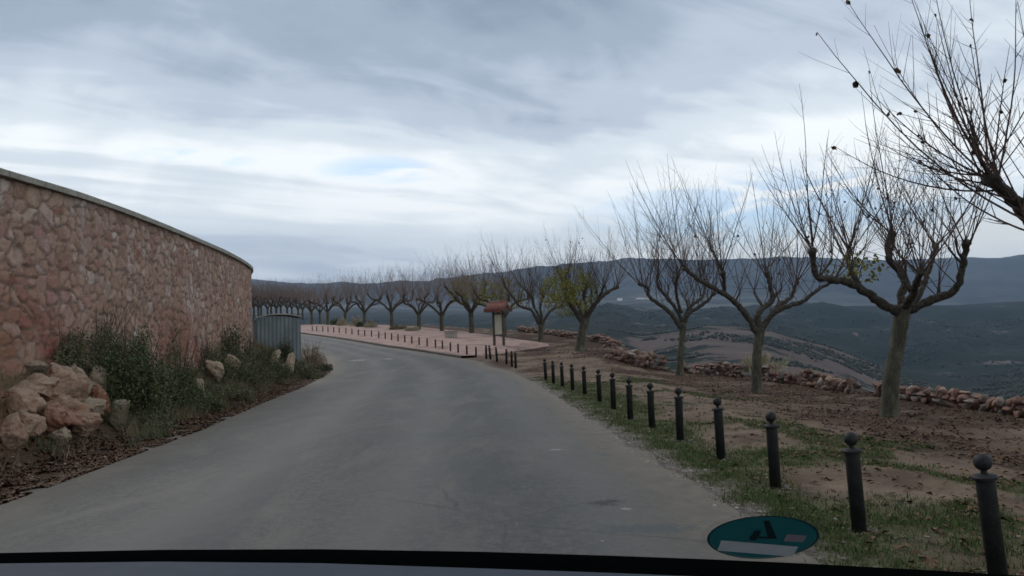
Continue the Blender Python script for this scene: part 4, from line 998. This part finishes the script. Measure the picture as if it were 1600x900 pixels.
# verge grass
pts = []
while len(pts) < 64000:
    y = math.exp(rg.uniform(math.log(3.6), math.log(28))); s = rg.uniform(-.1, 5.5); x = XR(y) + s
    n = mn.noise((x * .6, y * .6, 5)); nb = mn.noise((x * 2.1, y * 2.1, 9)); n3 = mn.noise((x * 5, y * 5, 2))
    w = 1.75 + 1.1 * n - max(0, y - 22) * .07
    g = max(0, min(1, (w - s) / .7)) * sm(.0, .45, s + .25 * nb); g = max(g, .7 * sm(.0, .35, n + .5 * nb - abs(s - 3) * .12))
    if rg.random() < g * (.35 + .9 * sm(-.3, .3, nb + .6 * n3)): pts.append((x, y, ground(x, y) - .003))
blades('grass', pts, .045, .009, 'grass', 1, .9, 'short patchy green grass along the road verge')
pts = []
while len(pts) < 22000:
    y = math.exp(rg.uniform(math.log(7), math.log(38))); t = abs(rg.gauss(0, 1)) * 1.4 + .15; x = XL(y) - t
    if t > 4.5 or (x < -8.3 and y < 30): continue
    n = mn.noise((x * 1.2, y * 1.2, 33))
    if n < -.05 + .45 * (t < 1.1) or (y < 13.2 and rg.random() < .85): continue
    pts.append((x, y, ground(x, y) - .01))
blades('weeds', pts, .17, .012, 'bush_o', 2, .8, 'low olive weeds over the roadside bank', 'weeds')
pts = []
while len(pts) < 16000:
    y = math.exp(rg.uniform(math.log(8), math.log(38))); t = rg.uniform(.6, 4.2); x = XL(y) - t
    if mn.noise((x * .9, y * .9, 44)) < .05 or (y < 13.5 and rg.random() < .93): continue
    pts.append((x, y, ground(x, y) - .01))
blades('dry_grass', pts, .34, .009, 'dry', 3, .7, 'dry straw coloured grass stalks on the bank', 'dry grass')
# fallen leaves and pebbles
def scatter_flat(name, pts, size, mat, seed, label, cat, curl=.35):
    g = np.random.default_rng(seed); P = np.array(pts); n = len(P); P[:, 2] += .012; a = g.uniform(0, 6.283, n); s = size * g.uniform(.5, 1.3, n)
    u = np.stack([np.cos(a), np.sin(a), g.uniform(-curl, curl, n)], 1) * s[:, None] * .5; v = np.stack([-np.sin(a), np.cos(a), g.uniform(-curl, curl, n)], 1) * s[:, None] * .36
    V = np.stack([P - u, P + v, P + u, P - v], 1).reshape(-1, 3); V[1::4, 2] += s * .25; V[3::4, 2] += s * .15
    return tag(link(name, np_mesh(name, V, np.arange(n * 4).reshape(n, 4), MAT[mat])), label, cat, kind='stuff')
pts = []
while len(pts) < 48000:
    if rg.random() < .5:
        y = math.exp(rg.uniform(math.log(6.5), math.log(38))); x = XL(y) - abs(rg.gauss(.5, .55)) + .22
        if mn.noise((x * 2, y * 2, 3)) < -.25: continue
    else:
        y = math.exp(rg.uniform(math.log(3.6), math.log(45))); x = XR(y) + rg.uniform(.5, 9)
        if x > EX(y) - .1: continue
        n = mn.noise((x * .6, y * .6, 5)); nb = mn.noise((x * 2.1, y * 2.1, 9)); s = x - XR(y)
        k = sm(-.1, .5, n + .55 * nb + sm(2.5, 4.6, s) * .85 - .35)
        if rg.random() > .14 + k * sm(-.25, .25, nb + .8 * mn.noise((x * 4, y * 4, 6))): continue
    pts.append((x, y, ground(x, y)))
scatter_flat('fallen_leaves', pts, .068, 'leaf', 4, 'brown fallen plane leaves scattered over verges and under the trees', 'fallen leaves')
iv1, jf1 = ico(1); Vs = []; Fs = []
g = np.random.default_rng(8)
for (bx, by, _l) in BP:
    p = hit(bx, by, ground)
    for i in range(34):
        a = rg.uniform(0, 6.283); q = .055 + abs(rg.gauss(0, .1)); x, y = p.x + q * math.cos(a), p.y + q * math.sin(a); s = rg.choice((.007, .01, .014))
        Vs.append(iv1 * g.uniform(.5, 1.2, (len(iv1), 1)) * s + np.array([x, y, ground(x, y) + .003])); Fs.append(jf1 + len(Fs) * len(iv1))
for i in range(1700):
    r_ = rg.random()
    if r_ < .5: y = math.exp(rg.uniform(math.log(3.6), math.log(30))); x = XR(y) + abs(rg.gauss(0, .35)) - .15
    elif r_ < .75: y = math.exp(rg.uniform(math.log(3.8), math.log(40))); x = XR(y) + rg.uniform(.5, 9)
    else: y = math.exp(rg.uniform(math.log(7), math.log(38))); x = XL(y) - rg.gauss(.4, .5)
    if x > EX(y): continue
    s = rg.choice((.006, .008, .012, .02)) * (1 + y * .025)
    Vs.append(iv1 * g.uniform(.5, 1.2, (len(iv1), 1)) * np.array([s, s, s * .6]) + np.array([x, y, max(ground(x, y), base(x, y)) + .004])); Fs.append(jf1 + len(Fs) * len(iv1))
tag(link('pebbles', np_mesh('pebbles', np.concatenate(Vs), np.concatenate(Fs), MAT['stone'])), 'small pale stones scattered on the verges', 'pebbles', kind='stuff')

# ------------------------------------------------------------------ THE CAR ONE LOOKS OUT OF
CAR = empty('car', (0, .4, .2))
def car_part(name, mb, mat, parent=CAR, smooth=False):
    o = mb.build(name, MAT[mat], parent, smooth)
    if parent is CAR: o.matrix_parent_inverse = Matrix.Translation(-Vector(CAR.location))
    return o
xs_ = [-1100, -600, -200, 0, 250, 500, 750, 950, 1100, 1250, 1400, 1500, 1600, 1800, 2100]
top_ = [930, 890, 870, 864, 859, 858, 862, 868, 873.5, 880, 888, 893.5, 900, 922, 970]
bot_ = [960, 915, 888, 880.5, 877.5, 880, 888, 895, 901, 909, 918, 925, 933, 960, 1010]
def dep(px): return .92 - .16 * ((px - 500) / 1100) ** 2
m = MB(); d_ = MB()
for i, (a, t_, b_) in enumerate(zip(xs_, top_, bot_)):
    D_ = dep(a)
    rows = [at_y(a, t_ + 60, D_ + .10), at_y(a, t_ + 4, D_ + .03), at_y(a, t_, D_), at_y(a, t_ + 2.5, D_ - .03), at_y(a, b_ + 1, D_ - .09), at_y(a, b_ + 30, D_ - .10)]
    m.v += rows
    q0 = at_y(a, b_, D_ - .10); rows2 = [q0 - Vector((0, -.01, .03)), q0, Vector((q0.x, q0.y - .15, q0.z + .004)), Vector((q0.x, q0.y - .30, q0.z - .03)), Vector((q0.x, q0.y - .36, q0.z - .2))]
    d_.v += rows2
    if i:
        k = i * 6; m.f += [(k - 6 + j, k + j, k + 1 + j, k - 5 + j) for j in range(5)]
        k = i * 5; d_.f += [(k - 5 + j, k + j, k + 1 + j, k - 4 + j) for j in range(4)]
car_part('windscreen_seal', m, 'black', smooth=True); car_part('dashboard', d_, 'dash', smooth=True)
# the round sticker on the windscreen, seen at a grazing angle
c = at_y(1191, 841, .565); ang = R(36.5); yw = R(9)
u = Vector((math.cos(yw), -math.sin(yw) * .55, -.045)).normalized(); v = Vector((0, -math.cos(ang), math.sin(ang))); v = (v - u * v.dot(u)).normalized(); n_ = u.cross(v).normalized()
if n_.dot(Vector((0, 0, CAM_Z)) - c) < 0: n_ = -n_
RS = .0388
def on(s, t, h=0): return c + u * s * RS + v * t * RS + n_ * h
def disc(r0, r1, h, n=64):
    m = MB()
    for i in range(n):
        a = 2 * math.pi * i / n; m.v += [on(r0 * math.cos(a), r0 * math.sin(a), h), on(r1 * math.cos(a), r1 * math.sin(a), h)]
    for i in range(n): k = 2 * i; j = 2 * ((i + 1) % n); m.f.append((k, k + 1, j + 1, j))
    return m
st = disc(0.001, .955, 0); sticker = car_part('sticker', st, 'teal'); sticker['label'] = 'round teal green sticker on the windscreen with a white strip'
car_part('sticker_rim', disc(.955, 1.0, .0001), 'tealrim', sticker)
car_part('clear_film', disc(1.0, 1.13, -.0002), 'film', sticker)
m = MB(); m.quad(on(-.73, -.14, .0003), on(-.73, -.64, .0003), on(.71, -.82, .0003), on(.72, -.32, .0003)); car_part('white_strip', m, 'white', sticker)
m = MB(); m.quad(on(.40, .24, .0003), on(.40, -.08, .0003), on(.76, -.10, .0003), on(.76, .2, .0003)); car_part('small_label', m, 'pinkp', sticker)
m = MB()
m.quad(on(-.12, .80, .0004), on(-.02, .80, .0004), on(.26, .02, .0004), on(.1, .02, .0004))
m.quad(on(-.24, .10, .0005), on(-.24, .02, .0005), on(.24, .02, .0005), on(.24, .10, .0005))
m.quad(on(-.20, .36, .0006), on(-.22, -.08, .0006), on(-.1, -.08, .0006), on(-.08, .36, .0006))
car_part('printed_mark', m, 'ink', sticker)
tag(CAR, 'dark dashboard edge of the car one looks out of, with a round teal sticker', 'car')

# ------------------------------------------------------------------ HAZE
hm = bpy.data.materials.new('haze'); hm.use_nodes = True; nt = hm.node_tree; nt.nodes.clear()
out = nt.nodes.new('ShaderNodeOutputMaterial'); pv = nt.nodes.new('ShaderNodeVolumePrincipled'); nt.links.new(pv.outputs[0], out.inputs['Volume'])
HAZE_D = 7.0e-5
pv.inputs['Density'].default_value = HAZE_D; pv.inputs['Color'].default_value = (.47, .63, .88, 1); pv.inputs['Anisotropy'].default_value = 0
zs = float(ZT.min()); m = MB(); B0, B1 = -160, 900
m.box((0, 0, (B0 + B1) / 2), (22400, 22400, B1 - B0)); tag(m.build('haze', hm), 'thin bluish haze over the valley', 'haze', kind='stuff')

# ------------------------------------------------------------------ LIGHT AND SKY
SUN_EL, SUN_AZ = 38, -35       # degrees; azimuth measured from +Y towards +X
sd = bpy.data.lights.new('sun', 'SUN'); sd.energy = .9; sd.angle = R(14); sd.color = (1, .965, .91); so = bpy.data.objects.new('sun', sd); COL.objects.link(so)
dirv = Vector((math.sin(R(SUN_AZ)) * math.cos(R(SUN_EL)), math.cos(R(SUN_AZ)) * math.cos(R(SUN_EL)), math.sin(R(SUN_EL)))); so.rotation_euler = dirv.to_track_quat('Z', 'Y').to_euler()
w = bpy.data.worlds.new('World'); scene.world = w; w.use_nodes = True; nt = w.node_tree; N = nt.nodes; Lk = nt.links; bg = N['Background']
sky = N.new('ShaderNodeTexSky'); sky.sky_type = 'NISHITA'; sky.sun_disc = False; sky.sun_elevation = R(SUN_EL); sky.sun_rotation = R(SUN_AZ); sky.altitude = 900
tc = N.new('ShaderNodeTexCoord'); sp = N.new('ShaderNodeSeparateXYZ'); Lk.new(tc.outputs['Generated'], sp.inputs[0])
def wm(op, a, b=0, clamp=False, c=None):
    n = N.new('ShaderNodeMath'); n.operation = op; n.use_clamp = clamp
    for i, q in enumerate((a, b) if c is None else (a, b, c)):
        if isinstance(q, (int, float)): n.inputs[i].default_value = q
        else: Lk.new(q, n.inputs[i])
    return n.outputs[0]
def wnoise(vec, scale, detail, rough, dist=0):
    n = N.new('ShaderNodeTexNoise'); Lk.new(vec, n.inputs['Vector'])
    for k, q in (('Scale', scale), ('Detail', detail), ('Roughness', rough), ('Distortion', dist)): n.inputs[k].default_value = q
    return n.outputs['Fac']
def wramp(f, stops):
    n = N.new('ShaderNodeValToRGB'); Lk.new(f, n.inputs[0]); e = n.color_ramp.elements; n.color_ramp.interpolation = 'EASE'
    while len(e) < len(stops): e.new(.5)
    for i, (p_, c_) in enumerate(stops): e[i].position = p_; e[i].color = (*c_, 1) if isinstance(c_, tuple) else (c_, c_, c_, 1)
    return n.outputs[0]
def wmix(f, a, b, mode='MIX'):
    n = N.new('ShaderNodeMix'); n.data_type = 'RGBA'; n.blend_type = mode
    for i, q in ((0, f), (6, a), (7, b)):
        if isinstance(q, (int, float)): n.inputs[i].default_value = q
        elif isinstance(q, tuple): n.inputs[i].default_value = (*q, 1)
        else: Lk.new(q, n.inputs[i])
    return n.outputs[2]
def wcomb(a, b, c):
    n = N.new('ShaderNodeCombineXYZ')
    for i, q in enumerate((a, b, c)):
        if isinstance(q, (int, float)): n.inputs[i].default_value = q
        else: Lk.new(q, n.inputs[i])
    return n.outputs[0]
x_, y_, z_ = sp.outputs; zc = wm('MAXIMUM', z_, 0); den = wm('ADD', zc, .10)
pxp, pyp = wm('DIVIDE', x_, den), wm('DIVIDE', y_, den)     # where the line of sight meets the cloud deck
ca_, sa_ = math.cos(R(33)), math.sin(R(33))
ra = wm('ADD', wm('MULTIPLY', pxp, ca_), wm('MULTIPLY', pyp, sa_)); rb = wm('SUBTRACT', wm('MULTIPLY', pyp, ca_), wm('MULTIPLY', pxp, sa_))
deck = wcomb(wm('MULTIPLY', ra, .5), rb, 0)
deck2 = wcomb(wm('MULTIPLY', rb, .5), ra, 3.3)
n_a = wnoise(deck, .8, 7, .5, 1.3); n_b = wnoise(deck2, .7, 6, .5, 1.0); n_c = wnoise(deck, 2.8, 9, .6, 1.6)
az_ = wm('ARCTAN2', x_, y_)
body = wm('ADD', wm('MULTIPLY', n_a, .54), wm('ADD', wm('MULTIPLY', n_b, .30), wm('MULTIPLY', n_c, .16)))
# thick deck overhead, bright thin cloud low in the sky
band = wramp(zc, [(0.0, .78), (.085, .72), (.12, .72), (.165, .98), (.225, .98), (.28, .62), (.33, .50), (.42, .34)])
band = wm('ADD', band, wm('MULTIPLY', az_, .22))
val = wm('ADD', wm('MULTIPLY', wm('MULTIPLY', wm('SUBTRACT', body, .5), 10), wramp(zc, [(0, .11), (.13, .14), (.2, .29), (1, .29)])), band)
CLOUD = wramp(val, [(0, (.17, .21, .27)), (.28, (.235, .285, .35)), (.5, (.34, .39, .46)), (.72, (.48, .53, .57)), (1, (.66, .69, .70))])
# holes where blue sky shows, gathered in two low patches
def patch(az0, z0_, waz, wz):
    a = wm('DIVIDE', wm('SUBTRACT', az_, az0), waz); b = wm('DIVIDE', wm('SUBTRACT', z_, z0_), wz)
    return wm('MULTIPLY', wm('SUBTRACT', 1, wm('ADD', wm('MULTIPLY', a, a), wm('MULTIPLY', b, b))), 1, True)
def dirof(px, py):
    d = ray(px, py); return math.atan2(d.x, d.y), d.z
pa = patch(*dirof(590, 266), .085, .020); pb = patch(*dirof(1230, 320), .30, .055); pc_ = patch(*dirof(290, 246), .09, .012)
n_h = wnoise(wcomb(wm('MULTIPLY', az_, 7), wm('MULTIPLY', z_, 26), 1), 1.0, 5, .6, .6)
hole = wm('ADD', wm('ADD', pa, pb), pc_)
hole = wm('MULTIPLY', hole, wramp(n_h, [(.42, 0.0), (.56, 1.0)]))
skyb = wmix(1.0, sky.outputs[0], (.62, .78, .88), 'MULTIPLY')
CL10 = wmix(1.0, CLOUD, (10.0, 10.0, 10.0), 'MULTIPLY')
horizon = wm('MULTIPLY', wramp(zc, [(0, .7), (.10, .6), (.15, 0)]), wramp(wm('ADD', az_, .45), [(.3, 0.0), (.9, 1.0)]))
CL10 = wmix(horizon, CL10, (6.0, 6.05, 5.7))
fin = wmix(wm('MULTIPLY', hole, .62), CL10, skyb)
Lk.new(fin, bg.inputs[0]); bg.inputs[1].default_value = .1

# ------------------------------------------------------------------ RENDER SETTINGS
scene.render.engine = 'CYCLES'; cy = scene.cycles
cy.use_denoising = True; cy.denoiser = 'OPENIMAGEDENOISE'; cy.max_bounces = 6; cy.diffuse_bounces = 3; cy.glossy_bounces = 2; cy.transparent_max_bounces = 8; cy.volume_bounces = 0
cy.use_adaptive_sampling = True; cy.adaptive_threshold = .02; cy.pixel_filter_type = 'BLACKMAN_HARRIS'; cy.filter_width = 1.6
scene.view_settings.view_transform = 'Standard'; scene.view_settings.look = 'None'; scene.view_settings.gamma = 1; scene.view_settings.use_curve_mapping = False
scene.view_settings.exposure = 0.80
